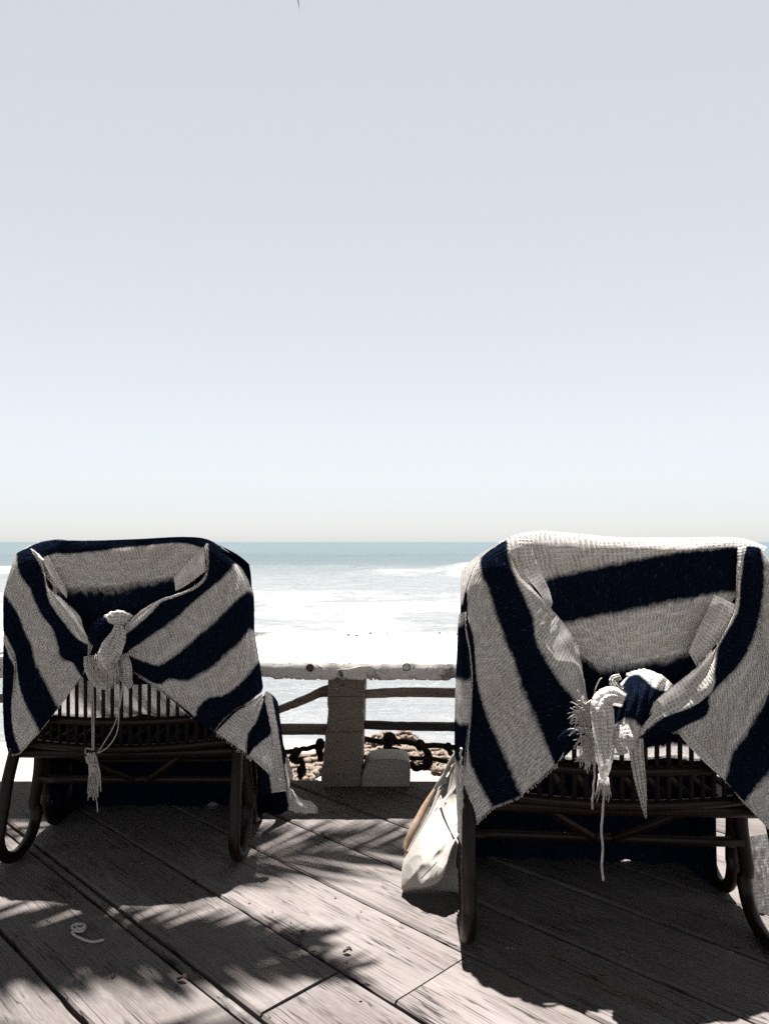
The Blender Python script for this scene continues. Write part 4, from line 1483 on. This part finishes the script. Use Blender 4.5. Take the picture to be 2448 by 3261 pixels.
W2 = [Rr(384, 166), Rr(385, 230), Rr(420, 290), Rr(450, 400), Rr(480, 470), Rr(510, 560, .004), Rr(540, 640, .006), Rr(562, 720, .01), Rr(600, 800, .012), Rr(642, 900, .014), Rr(682, 1000, .016), Rr(717, 1078, .014)]
W3 = [Rr(328, 310), Rr(332, 420), Rr(350, 480), Rr(360, 560), Rr(370, 680), Rr(390, 780, .004), Rr(432, 900, .008), Rr(482, 1000, .01), Rr(522, 1100, .01), Rr(568, 1208, .008)]
W4 = [Rr(322, 400), Rr(327, 470), Rr(343, 560), Rr(354, 700), Rr(347, 850), Rr(338, 950), Rr(334, 1030), Rr(350, 1090, .004), Rr(392, 1180, .008), Rr(440, 1262, .006)]
W5 = [Rr(318, 440), Rr(322, 520), Rr(336, 600), Rr(344, 720), Rr(336, 850), Rr(325, 960), Rr(314, 1060), Rr(310, 1150), Rr(312, 1260), Rr(322, 1378)]
PW = BR.loft('side_wrap', [W0, W1, W2, W3, W4, W5], [0.0, 1.0, 2.0, 3.0, 4.0, 5.0], k=10, wrap='col0', wr=.0075, ridge=1.0, seed=14, jag=.3, n=130)
# the strip that turns the corner at the left side
sd = [[Rr(xo, y), Rr(xi, y)] for y, xo, xi in ((400, 318, 328), (450, 314, 330), (705, 303, 352), (895, 297, 346), (1085, 296, 326), (1250, 303, 318), (1485, 314, 322))]
BR.loft('side_wrap', sd, [.3, 1.0, 2.0, 3.0, 4.0, 4.4, 4.9], n=16, k=12, off=-.004, wr=.003, seed=15, wrap='col0')
R0 = [Rr(1522, 115), Rr(1516, 250, .01), Rr(1508, 380, .018), Rr(1448, 530, .03), Rr(1380, 602, .045), Rr(1320, 662, .06), Rr(1222, 738, .085), Rr(1150, 800, .11), Rr(1080, 880, .13)]
R1 = [Rr(1560, 110), Rr(1535, 260, .008), Rr(1520, 400, .016), Rr(1440, 548, .035), Rr(1424, 640, .045), Rr(1410, 745, .06), Rr(1320, 820, .07), Rr(1190, 868, .085), Rr(1080, 960, .10)]
R2 = [Rr(1628, 125), Rr(1642, 250), Rr(1622, 400), Rr(1592, 520), Rr(1540, 620, .004), Rr(1442, 722, .01), Rr(1402, 775, .014), Rr(1390, 852, .016), Rr(1300, 900, .018), Rr(1262, 922, .018)]
R3 = [Rr(1752, 330), Rr(1722, 520), Rr(1680, 700), Rr(1620, 830), Rr(1550, 950, .004), Rr(1500, 1012, .008), Rr(1460, 1136, .012), Rr(1400, 1072, .014), Rr(1335, 1000, .016), Rr(1268, 930, .018)]
R4 = [Rr(1790, 700), Rr(1740, 900), Rr(1680, 1080), Rr(1600, 1182), Rr(1552, 1242, .004), Rr(1506, 1192, .006), Rr(1464, 1142, .008)]
R5 = [Rr(1815, 1000), Rr(1810, 1250), Rr(1765, 1350), Rr(1705, 1392), Rr(1662, 1366), Rr(1605, 1296), Rr(1554, 1245)]
PR = BR.loft('side_wrap', [R0, R1, R2, R3, R4, R5], [0.0, 1.0, 2.0, 3.0, 4.0, 5.0], k=11, wrap='col0', wr=.0075, ridge=1.0, seed=16.5, jag=.3, n=130)
BR.loft('fold', [[Rr(1252, 928), Rr(1325, 1012), Rr(1395, 1082), Rr(1466, 1143)], [Rr(1292, 914), Rr(1345, 975), Rr(1408, 1045), Rr(1469, 1140)]], [.4, .6], n=40, k=6, off=.026, wr=.002, seed=17)

YKR = float(DR(np.array([620.0]), np.array([700.0]))[0])
def wr_(x, y, d): return np.array(at(Rr(x, y)[0], Rr(x, y)[1], YKR - d))


# big pleated twist: blue above, white below
def pleat(B, name, top, bot, s, n=60, m=40, amp=.010, freq=4.0, dfun=None):
    A, Bt = cr(top, m), cr(bot, m)
    P, Sg = np.zeros((n, m, 3)), np.zeros((n, m))
    for i in range(n):
        f = i / (n - 1)
        G = A * (1 - f) + Bt * f
        j = np.linspace(0, 1, m)
        ridge = amp * np.abs(np.sin(PI * (j * freq + .25 * f + .25 * vnoise(j * 3 + 7, j * 0 + f * 3)))) * (math.sin(PI * min(1, .25 + f * .8)))
        dpt = G[:, 2] + ridge + .050 * math.sin(PI * min(1, .02 + 1.02 * f ** .75)) * np.sin(PI * np.clip(j * .9 + .08, 0, 1)) + .004 * vnoise(j * 9, j * 0 + f * 7)
        Y = YKR - dpt
        P[i] = np.stack([(G[:, 0] - CX) / F * Y, Y, H - (G[:, 1] - CY) / F * Y], 1)
        Sg[i] = np.interp(f + .10 * np.sin(6 * j), [0, .12, .2, .55, .75, 1], s)
    B.sheet(name, P, Sg)


pleat(BR, 'knot', [Rr(1005, 715, .045), Rr(1050, 676, .05), Rr(1120, 664, .055), Rr(1185, 678, .05), Rr(1238, 722, .04)],
      [Rr(948, 1012, .125), Rr(980, 1032, .135), Rr(1030, 1026, .135), Rr(1068, 992, .125), Rr(1092, 925, .115)], [.7, 1.05, 1.3, 1.75, 2.2, 2.6], amp=.017, freq=4.6)
ico_lump(BR, 'knot', wr_(1030, 860, .07), .052, 1.5, 3.0, .22, (1.0, .8, 1.25), Matrix.Rotation(.4, 3, 'Y').to_quaternion())
ico_lump(BR, 'knot', wr_(1115, 690, .045), .030, .45, 9.0, .20, (1.3, 1.0, .6), Matrix.Rotation(.1, 3, 'Y').to_quaternion())
ribbon(BR, 'knot_end', [Rr(1022, 790)[:2] + (YKR - .12,), Rr(968, 772)[:2] + (YKR - .15,), Rr(925, 800)[:2] + (YKR - .165,), Rr(928, 880)[:2] + (YKR - .17,), Rr(935, 960)[:2] + (YKR - .165,), Rr(935, 1060)[:2] + (YKR - .155,), Rr(932, 1130)[:2] + (YKR - .15,), Rr(930, 1165)[:2] + (YKR - .148,)], [15, 21, 23, 23, 22, 19, 12, 3], [.5], bulge=.028, k=18, n=70, seed=1.7, pl=.009)
ribbon(BR, 'knot_end', [Rr(1000, 900)[:2] + (YKR - .14,), Rr(1010, 960)[:2] + (YKR - .155,), Rr(1015, 1020)[:2] + (YKR - .14,)], [20, 26, 16], [.5], bulge=.03, k=12, n=30, seed=2.7)
ribbon(BR, 'knot_end', [Rr(1070, 960)[:2] + (YKR - .08,), Rr(1080, 1060)[:2] + (YKR - .07,), Rr(1095, 1160)[:2] + (YKR - .065,), Rr(1108, 1250)[:2] + (YKR - .06,), Rr(1118, 1312)[:2] + (YKR - .06,)], [16, 14, 12, 8, 1.5], [.6], bulge=.014, k=10, n=50, seed=4.2)
ribbon(BR, 'knot_end', [Rr(735, 965)[:2] + (YKR - .09,), Rr(780, 945)[:2] + (YKR - .115,), Rr(850, 940)[:2] + (YKR - .125,)], [8, 17, 15], [1.5], bulge=.03, k=10, n=30, seed=5.2)
ribbon(BR, 'knot_end', [Rr(1015, 745)[:2] + (YKR - .08,), Rr(985, 730)[:2] + (YKR - .085,), Rr(975, 700)[:2] + (YKR - .08,), Rr(1005, 685)[:2] + (YKR - .075,)], [6, 9, 9, 6], [.5], bulge=.012, k=8, n=24, seed=6.2)
fr = []
rr = random.Random(11)
for i in range(130):
    f = rr.random()
    x = 892 - 20 * math.sin(f * 3) + rr.uniform(-6, 6)
    y = 790 + 260 * f
    a = wr_(x, y, .155)
    ln = rr.uniform(.012, .048) * (1.25 - .5 * f)
    ang = rr.gauss(.35, .75)
    cur = rr.uniform(-.024, .024)
    d = np.array((-math.cos(ang), -.2, -math.sin(ang)))
    p = np.array((-math.sin(ang), 0, math.cos(ang)))
    fr.append(cr([a, a + d * ln * .4 + p * cur * .5, a + d * ln * .8 - p * cur * .4, a + d * ln - p * cur + np.array((0, 0, -.006))], 10))
for i in range(26):
    a = wr_(905 + 50 * rr.random(), 1110 + 50 * rr.random(), .15)
    ln = rr.uniform(.02, .045)
    fr.append([a, a + np.array((rr.uniform(-.004, .004), -.004, -ln * .5)), a + np.array((rr.uniform(-.009, .009), 0, -ln))])
o = BR.yarns('fringe', fr, .00115)
tag(o, kind='stuff')
for pts, r in (([(932, 1150), (930, 1250), (922, 1350), (926, 1450), (924, 1540), (928, 1586)], .0024), ([(892, 1050), (890, 1130), (884, 1200), (880, 1272)], .0020), ([(975, 830), (965, 900), (968, 960), (960, 1010)], .0014)):
    C = cr([wr_(x, y, .155) for x, y in pts], 60)
    C[:, 0] += .0006 * np.sin(np.arange(60) * .35)
    BR.yarns('string', [C], r)
o = BR.yarns('hem_threads', hem_fringe(PW[10:, -1], 220, .001, .005, seed=21) + hem_fringe(PR[20:, -1], 160, .001, .005, seed=22), .0009)
tag(o, kind='stuff')
# corner thread hanging at the left edge, sunlit
C = cr([at(Rr(x, y)[0], Rr(x, y)[1], 1.80) for x, y in ((300, 1000), (304, 1150), (310, 1300), (312, 1440), (308, 1495))], 60)
C[:, 0] += .0015 * np.sin(np.arange(60) * 1.3)
BR.yarns('string', [C], .003)
# right: blue then a white border where it shows through the slats
PFR = front_drape(BR, (.553, 1.795), R(-4), .36, lambda d, x: np.interp(d, [0, .12, .26, .40, .565, .60, 1.0, 1.26, 1.5], [.3, 1.0, 2.0, 3.0, 4.0, 5.0, 5.4, 5.5, 5.6]), 7.0, -.03)
o = BR.yarns('hem_threads', hem_fringe(PFR[-1] + np.array((0, 0, .02)), 140, .006, .018, seed=26), .001, M_yarn_dark)
tag(o, kind='stuff')
# right: short end hanging at the far right side
ribbon(BR, 'side_fall', [(760, 835, 2.0), (764, 870, 1.99), (772, 905, 1.97), (776, 925, 1.96)], [30, 34, 36, 30], [.5], bulge=.02, k=10, n=30, seed=3.3)

# ------------------------------------------------------------------ tote bag
def Bx(x): return 392.2 + .0851 * x
def By(y): return 722.2 + .0852 * y


bag_loc = (.12, 2.10, 0)
bag = empty('tote_bag', bag_loc)
tag(bag, 'slumped cream canvas tote bag with tan strap, leaning on the right chair leg', 'bag')


def bag_mesh():
    rows = [
        ([(128, 2008, 2.072), (400, 1985, 2.075), (700, 2025, 2.065), (810, 2036, 2.06), (900, 2040, 2.09)]),
        ([(106, 1955, 2.05), (300, 1930, 2.00), (455, 1915, 1.975), (595, 1810, 1.965), (655, 1620, 1.975), (745, 1410, 2.00), (830, 1340, 2.03), (900, 1330, 2.10)]),
        ([(105, 1800, 2.065), (250, 1740, 2.02), (420, 1650, 2.00), (540, 1540, 2.00), (640, 1430, 2.01), (740, 1330, 2.03), (830, 1240, 2.05), (900, 1230, 2.12)]),
        ([(118, 1660, 2.09), (300, 1500, 2.05), (480, 1380, 2.04), (640, 1240, 2.06), (780, 1120, 2.08), (840, 1070, 2.09), (900, 1060, 2.14)]),
        ([(180, 1490, 2.12), (330, 1320, 2.09), (480, 1180, 2.09), (620, 1050, 2.11), (760, 950, 2.12), (840, 900, 2.13), (900, 880, 2.17)]),
        ([(330, 1240, 2.16), (430, 1120, 2.14), (540, 1000, 2.14), (660, 880, 2.15), (780, 780, 2.15), (840, 740, 2.16), (900, 700, 2.19)]),
        ([(440, 1030, 2.19), (520, 930, 2.18), (600, 830, 2.175), (690, 720, 2.17), (790, 600, 2.17), (850, 560, 2.18), (900, 540, 2.21)]),
        ([(545, 740, 2.215), (600, 680, 2.20), (660, 600, 2.195), (730, 490, 2.19), (810, 420, 2.19), (850, 410, 2.20), (900, 400, 2.22)]),
    ]
    m = 90
    C = np.array([cr([(Bx(x), By(y), Y) for x, y, Y in r], m) for r in rows])
    G = []
    k = 14
    for i in range(len(C) - 1):
        c0 = C[i - 1] if i else 2 * C[0] - C[1]
        c1, c2 = C[i], C[i + 1]
        c3 = C[i + 2] if i + 2 < len(C) else 2 * c2 - c1
        for q in range(k + (1 if i == len(C) - 2 else 0)):
            t = q / k
            if i == 0:
                G.append(c1 * (1 - t) + c2 * t)
            else:
                G.append(.5 * (2 * c1 + (c2 - c0) * t + (2 * c0 - 5 * c1 + 4 * c2 - c3) * t ** 2 + (3 * c1 - c0 - 3 * c2 + c3) * t ** 3))
    G = np.array(G)
    px, py, Y = G[..., 0], G[..., 1], G[..., 2].copy()
    f = np.linspace(0, 1, len(G))[:, None]
    j = np.linspace(0, 1, m)[None, :]
    env = np.clip(f * 6, 0, 1) * np.clip(j * 9, 0, 1)
    # creases: sharp-valleyed folds radiating from the lower right
    a1 = np.abs(vnoise(px * .055 + py * .05, py * .012 - px * .03 + 4))
    a2 = np.abs(vnoise(px * .10 - py * .02 + 9, py * .07 + 2))
    Y = Y + env * (.012 * (a1 ** .8 - .5) + .003 * (a2 ** .8 - .5))
    # vertical pull folds in the upper half
    Y = Y + .014 * np.clip((f - .5) * 3, 0, 1) * np.sin(j * 13 + 2.5 * f)
    P = np.stack([(px - CX) / F * Y, Y, H - (py - CY) / F * Y], -1)
    P[..., 2] = np.maximum(P[..., 2], .004)
    # back face
    Bk = P[::-1].copy()
    fb = np.linspace(1, 0, len(P))[:, None]
    Bk[..., 1] = 2.20 + .05 * fb - .10 * 0
    Bk[..., 1] += .03 * np.sin(PI * fb)
    Bk[..., 0] += .012
    Bk[..., 2] = np.maximum(.004, Bk[..., 2])
    allP = np.concatenate([P, Bk[2:]], 0) - np.array(bag_loc)
    mb = MB()
    mb.quad_grid(allP)
    mb.build('body', M_canvas, bag)
    return P


PBAG = bag_mesh()


def strap(pts, w, mat, name, n=70, th=.003):
    C = cr([at(Bx(x), By(y), Y) for x, y, Y in pts], n) - np.array(bag_loc)
    ww = np.interp(np.linspace(0, 1, n), np.linspace(0, 1, len(w)), w)
    T = np.gradient(C, axis=0)
    T /= np.linalg.norm(T, axis=1, keepdims=True)
    S_ = np.cross(T, np.array([.25, 1, .1]))
    S_ /= np.linalg.norm(S_, axis=1, keepdims=True)
    N = np.cross(S_, T)
    rows = []
    for i in range(n):
        a, b_, c = S_[i] * ww[i] * .5, N[i] * th * .5, C[i]
        rows.append([c - a - b_, c - a * .0 - b_ * 1.3, c + a - b_, c + a + b_, c + b_ * .7, c - a + b_])
    mb = MB()
    P = np.array(rows)
    mb.quad_grid(P, np.zeros(P.shape[:2] + (2,)), closed_j=True)
    mb.face(list(range(6)))
    mb.face([(n - 1) * 6 + k for k in range(6)][::-1])
    return mb.build(name, mat, bag)


strap([(185, 1530, 2.10), (150, 1500, 2.105), (165, 1420, 2.11), (230, 1270, 2.12), (310, 1120, 2.14), (400, 950, 2.16), (500, 780, 2.18)], [.012, .019, .021, .021, .020, .015, .010], M_strap, 'strap')
strap([(500, 780, 2.182), (560, 690, 2.18), (610, 610, 2.18), (640, 540, 2.18), (690, 450, 2.18), (760, 360, 2.18), (830, 300, 2.19)], [.010, .014, .013, .012, .014, .016, .016], M_canvas, 'strap')
for idx, nm in ((-1, 'top_hem'),):
    mb = MB()
    C = PBAG[idx][4:86:3] - np.array(bag_loc)
    mb.tube([tuple(c + np.array((0, -.002, 0))) for c in C], .0032, 7)
    mb.build(nm, M_canvas, bag)
mb = MB()
C = cr([at(Bx(x), By(y), Y) for x, y, Y in ((560, 860, 2.145), (600, 1060, 2.10), (680, 1260, 2.045), (755, 1400, 1.995), (815, 1580, 1.99))], 30) - np.array(bag_loc)
mb.tube([tuple(c) for c in C], .0028, 7)
mb.build('side_seam', M_canvas, bag)
# seam stitched across the face, and the dark trim line
mb = MB()
for pts, r in (([(330, 1835, 1.99), (430, 1735, 1.985), (520, 1640, 1.985)], .0012),):
    C = cr([at(Bx(x), By(y), Y - .012) for x, y, Y in pts], 20) - np.array(bag_loc)
    mb.tube([tuple(c) for c in C], r, 5)
mb.build('seam', M_trim, bag)
for pts in ([(545, 800, 2.16), (585, 755, 2.158), (628, 730, 2.156), (605, 680, 2.165)], [(550, 780, 2.16), (590, 742, 2.158), (620, 724, 2.156)]):
    mb = MB()
    C = cr([at(Bx(x), By(y), Y - .012) for x, y, Y in pts], 20) - np.array(bag_loc)
    mb.tube([tuple(c) for c in C], .0014, 5)
    mb.build('trim', M_trim, bag)

# ------------------------------------------------------------------ small things on the deck
def D4(x, y, z=.004): return floor_at(.2361 * x, 785.0 + .2363 * y, z)


mb = MB()
cpts = [D4(345, 615), D4(325, 600), D4(335, 588), D4(358, 592, .012), D4(350, 606, .014), D4(315, 612), D4(305, 598), D4(330, 588, .010), D4(360, 600), D4(345, 620, .010), D4(308, 618), D4(312, 632), D4(335, 646), D4(370, 660), D4(400, 664), D4(440, 655)]
C = cr(cpts, 110)
mb.tube([tuple(c) for c in C], .0032, 8, twist=400, lobes=3, lobe_amp=.3)
cord = mb.build('cord', M_cord)
tag(cord, 'short curled piece of white cord lying on the sunlit deck behind the left chair', 'cord')

leafs = [((480, 800), .020, 'small brown curled leaf scrap on the deck near the bottom, left of the plank joint'),
         ((770, 822), .026, 'dark curled leaf scrap beside the narrow gap strip near the bottom'),
         ((1280, 628), .032, 'split brown leaf scrap by the plank gap right of the shadow'),
         ((628, 662), .012, 'tiny pale chip lying on the gap strip below the cord'),
         ((1470, 705), .022, 'reddish brown leaf scrap on the sunlit planks between the chairs')]
for (p, sz, lab) in leafs:
    c = Vector(D4(*p, z=.006))
    a0 = random.uniform(0, PI)
    rows = []
    for i in range(9):
        f = i / 8
        w = sz * .28 * math.sin(PI * min(.98, max(.04, f))) * (1 + .3 * random.uniform(-1, 1))
        row = []
        for q in (-1, -.5, 0, .5, 1):
            lx, ly = (f - .5) * sz, w * q
            row.append((c.x + lx * math.cos(a0) - ly * math.sin(a0), c.y + lx * math.sin(a0) + ly * math.cos(a0), c.z + .006 * q * q + .004 * math.sin(f * 5)))
        rows.append(row)
    mb = MB()
    mb.quad_grid(np.array(rows))
    o = mb.build('leaf_scrap', M_dryleaf)
    tag(o, lab, 'leaf')

# ------------------------------------------------------------------ coconut palm overhead (its shadow falls on the deck)
palm = empty('palm_tree', (-2.9, 2.0, -.4))
tag(palm, 'coconut palm overhead, only its frond tips showing at the top edge', 'palm tree')
PL = Vector(palm.location)
CROWN = Vector((-2.15, 2.8, 4.65))


def tr_pts():
    base = Vector((-2.9, 2.0, -.4))
    return [base, base + Vector((.05, .1, 1.4)), base + Vector((.2, .4, 3.0)), base + Vector((.5, .65, 4.3)), CROWN]


C = cr([tuple(p - PL) for p in tr_pts()], 60)
mb = MB()
mb.tube([tuple(c) for c in C], [.16 - .06 * i / 59 + (.008 if i % 3 == 0 else 0) for i in range(60)], 18)
mb.build('trunk', M_trunk, palm)


def frond(tip, sag, nleaf=76, lmax=.60, seed=0, start=None, f0=.14):
    rr_ = random.Random(seed)
    A = Vector(start) if start else CROWN
    T = Vector(tip)
    mid = (A + T) * .5 + Vector((0, 0, sag))
    C = cr([tuple(A), tuple(A.lerp(mid, .55) + Vector((0, 0, sag * .15))), tuple(mid), tuple(mid.lerp(T, .55) + Vector((0, 0, sag * .10))), tuple(T)], 60)
    mb = MB()
    mb.tube([tuple(Vector(c) - PL) for c in C], [.022 * (1 - i / 62) + .003 for i in range(60)], 6)
    nleaf = max(12, int(nleaf * (1 - f0) / .86))
    for i in range(nleaf):
        f = f0 + (1 - f0) * i / (nleaf - 1)
        k = f * 59
        p = Vector(C[int(k)]).lerp(Vector(C[min(59, int(k) + 1)]), k % 1)
        d = (Vector(C[min(59, int(k) + 1)]) - Vector(C[max(0, int(k) - 1)])).normalized()
        side = d.cross(Vector((0, 0, 1))).normalized()
        for s in (-1, 1):
            ln = lmax * (math.sin(PI * (.16 + .74 * f)) ** .8) * rr_.uniform(.8, 1.1)
            w = .026 * rr_.uniform(.75, 1.2)
            ang = .95 - .55 * f + rr_.uniform(-.1, .1)
            out = (d * math.cos(ang) + side * s * math.sin(ang)).normalized()
            q1 = p + out * ln * .5 + Vector((0, 0, -.06 * ln))
            q2 = p + out * ln * .95 + Vector((0, 0, -.42 * ln * rr_.uniform(.6, 1.3)))
            wv = d * w
            b = len(mb.v)
            for q in (p - wv * .6, p + wv * .6, q1 + wv, q1 - wv, q2):
                mb.v.append(tuple(q - PL))
            mb.face((b, b + 1, b + 2, b + 3))
            mb.face((b + 3, b + 2, b + 4))
    return mb.build('frond', M_leaf, palm)


# tip, arch, leaflet length, where leaflets begin (older fronds are bare near the base)
FRONDS = [((.72, 3.25, 3.90), .35, .50, .35), ((-.06, 2.30, 3.45), .35, .36, .38), ((-.14, 2.46, 3.60), .40, .36, .42), ((-.22, 2.36, 3.30), .45, .32, .45),
          ((-.95, 2.05, 3.30), .30, .30, .5), ((-.10, 1.98, 3.62), .35, .40, .76), ((-.54, 4.30, 4.455), .50, .6, .2),
          ((-1.35, 1.7, 3.5), .40, .40, .5), ((-2.0, .9, 3.6), .5, .6, .14), ((-3.3, .5, 3.7), .5, .6, .14), ((-4.9, 1.7, 3.9), .5, .6, .14),
          ((-5.2, 3.8, 4.0), .5, .6, .14), ((-4.6, 5.4, 4.3), .5, .6, .14), ((-2.6, 5.3, 5.3), .5, .55, .14)]
for i, (tp, sg, lm, f0) in enumerate(FRONDS):
    frond(tp, sg, lmax=lm, f0=f0, seed=30 + i)

# ------------------------------------------------------------------ added, unseen thatched shelter over and behind the camera, keeping sky light out
sky_block = empty('sky_blocker', (0, -3.2, 0))
tag(sky_block, 'added, unseen dark thatched shelter standing behind the viewer', 'blocker')
M_thatch = mat_simple('old thatch', (.075, .055, .038), .95, .05, 14, .5, .8, .03, 'Object', (1, 1, 6))
M_blockwood = mat_simple('dark shelter boards', (.050, .036, .028), .85, .15, 6, .5, .5, .006, 'Object', (8, 8, 1))
BLOCK_EDGE, BLOCK_Z = 1.80, 2.74
def sky_block_part(name, c, s, mat, rot=None):
    mb = MB()
    mb.box((c[0], c[1] + 3.2, c[2]), s, rot)
    return mb.build(name, mat, sky_block, smooth=False)
for xx in (-3.15, 3.15):
    for yy in (1.3, -2.4):
        sky_block_part('post', (xx, yy, 1.40), (.14, .14, 2.9), M_blockwood)
ang = math.atan2(1.5, 4.2)
mb = MB()
rows = []
for i in range(30):
    f = i / 29
    y, z = BLOCK_EDGE - 3.4 * f, BLOCK_Z + .5 * f
    row = []
    for x in np.linspace(-8, 8, 200):
        jag = (.10 * float(vnoise(x * 9, 3.)) + .05 * float(vnoise(x * 31, 8.))) if i == 0 else 0
        row.append((x, y + 3.2 + jag, z - abs(jag) * .6 + .03 * float(vnoise(x * 6, f * 40))))
    rows.append(row)
mb.quad_grid(np.array(rows))
rows = [[(p[0], p[1] + .03, p[2] - .16) for p in r] for r in rows]
mb.quad_grid(np.array(rows[::-1]))
mb.build('blocker_roof', M_thatch, sky_block)
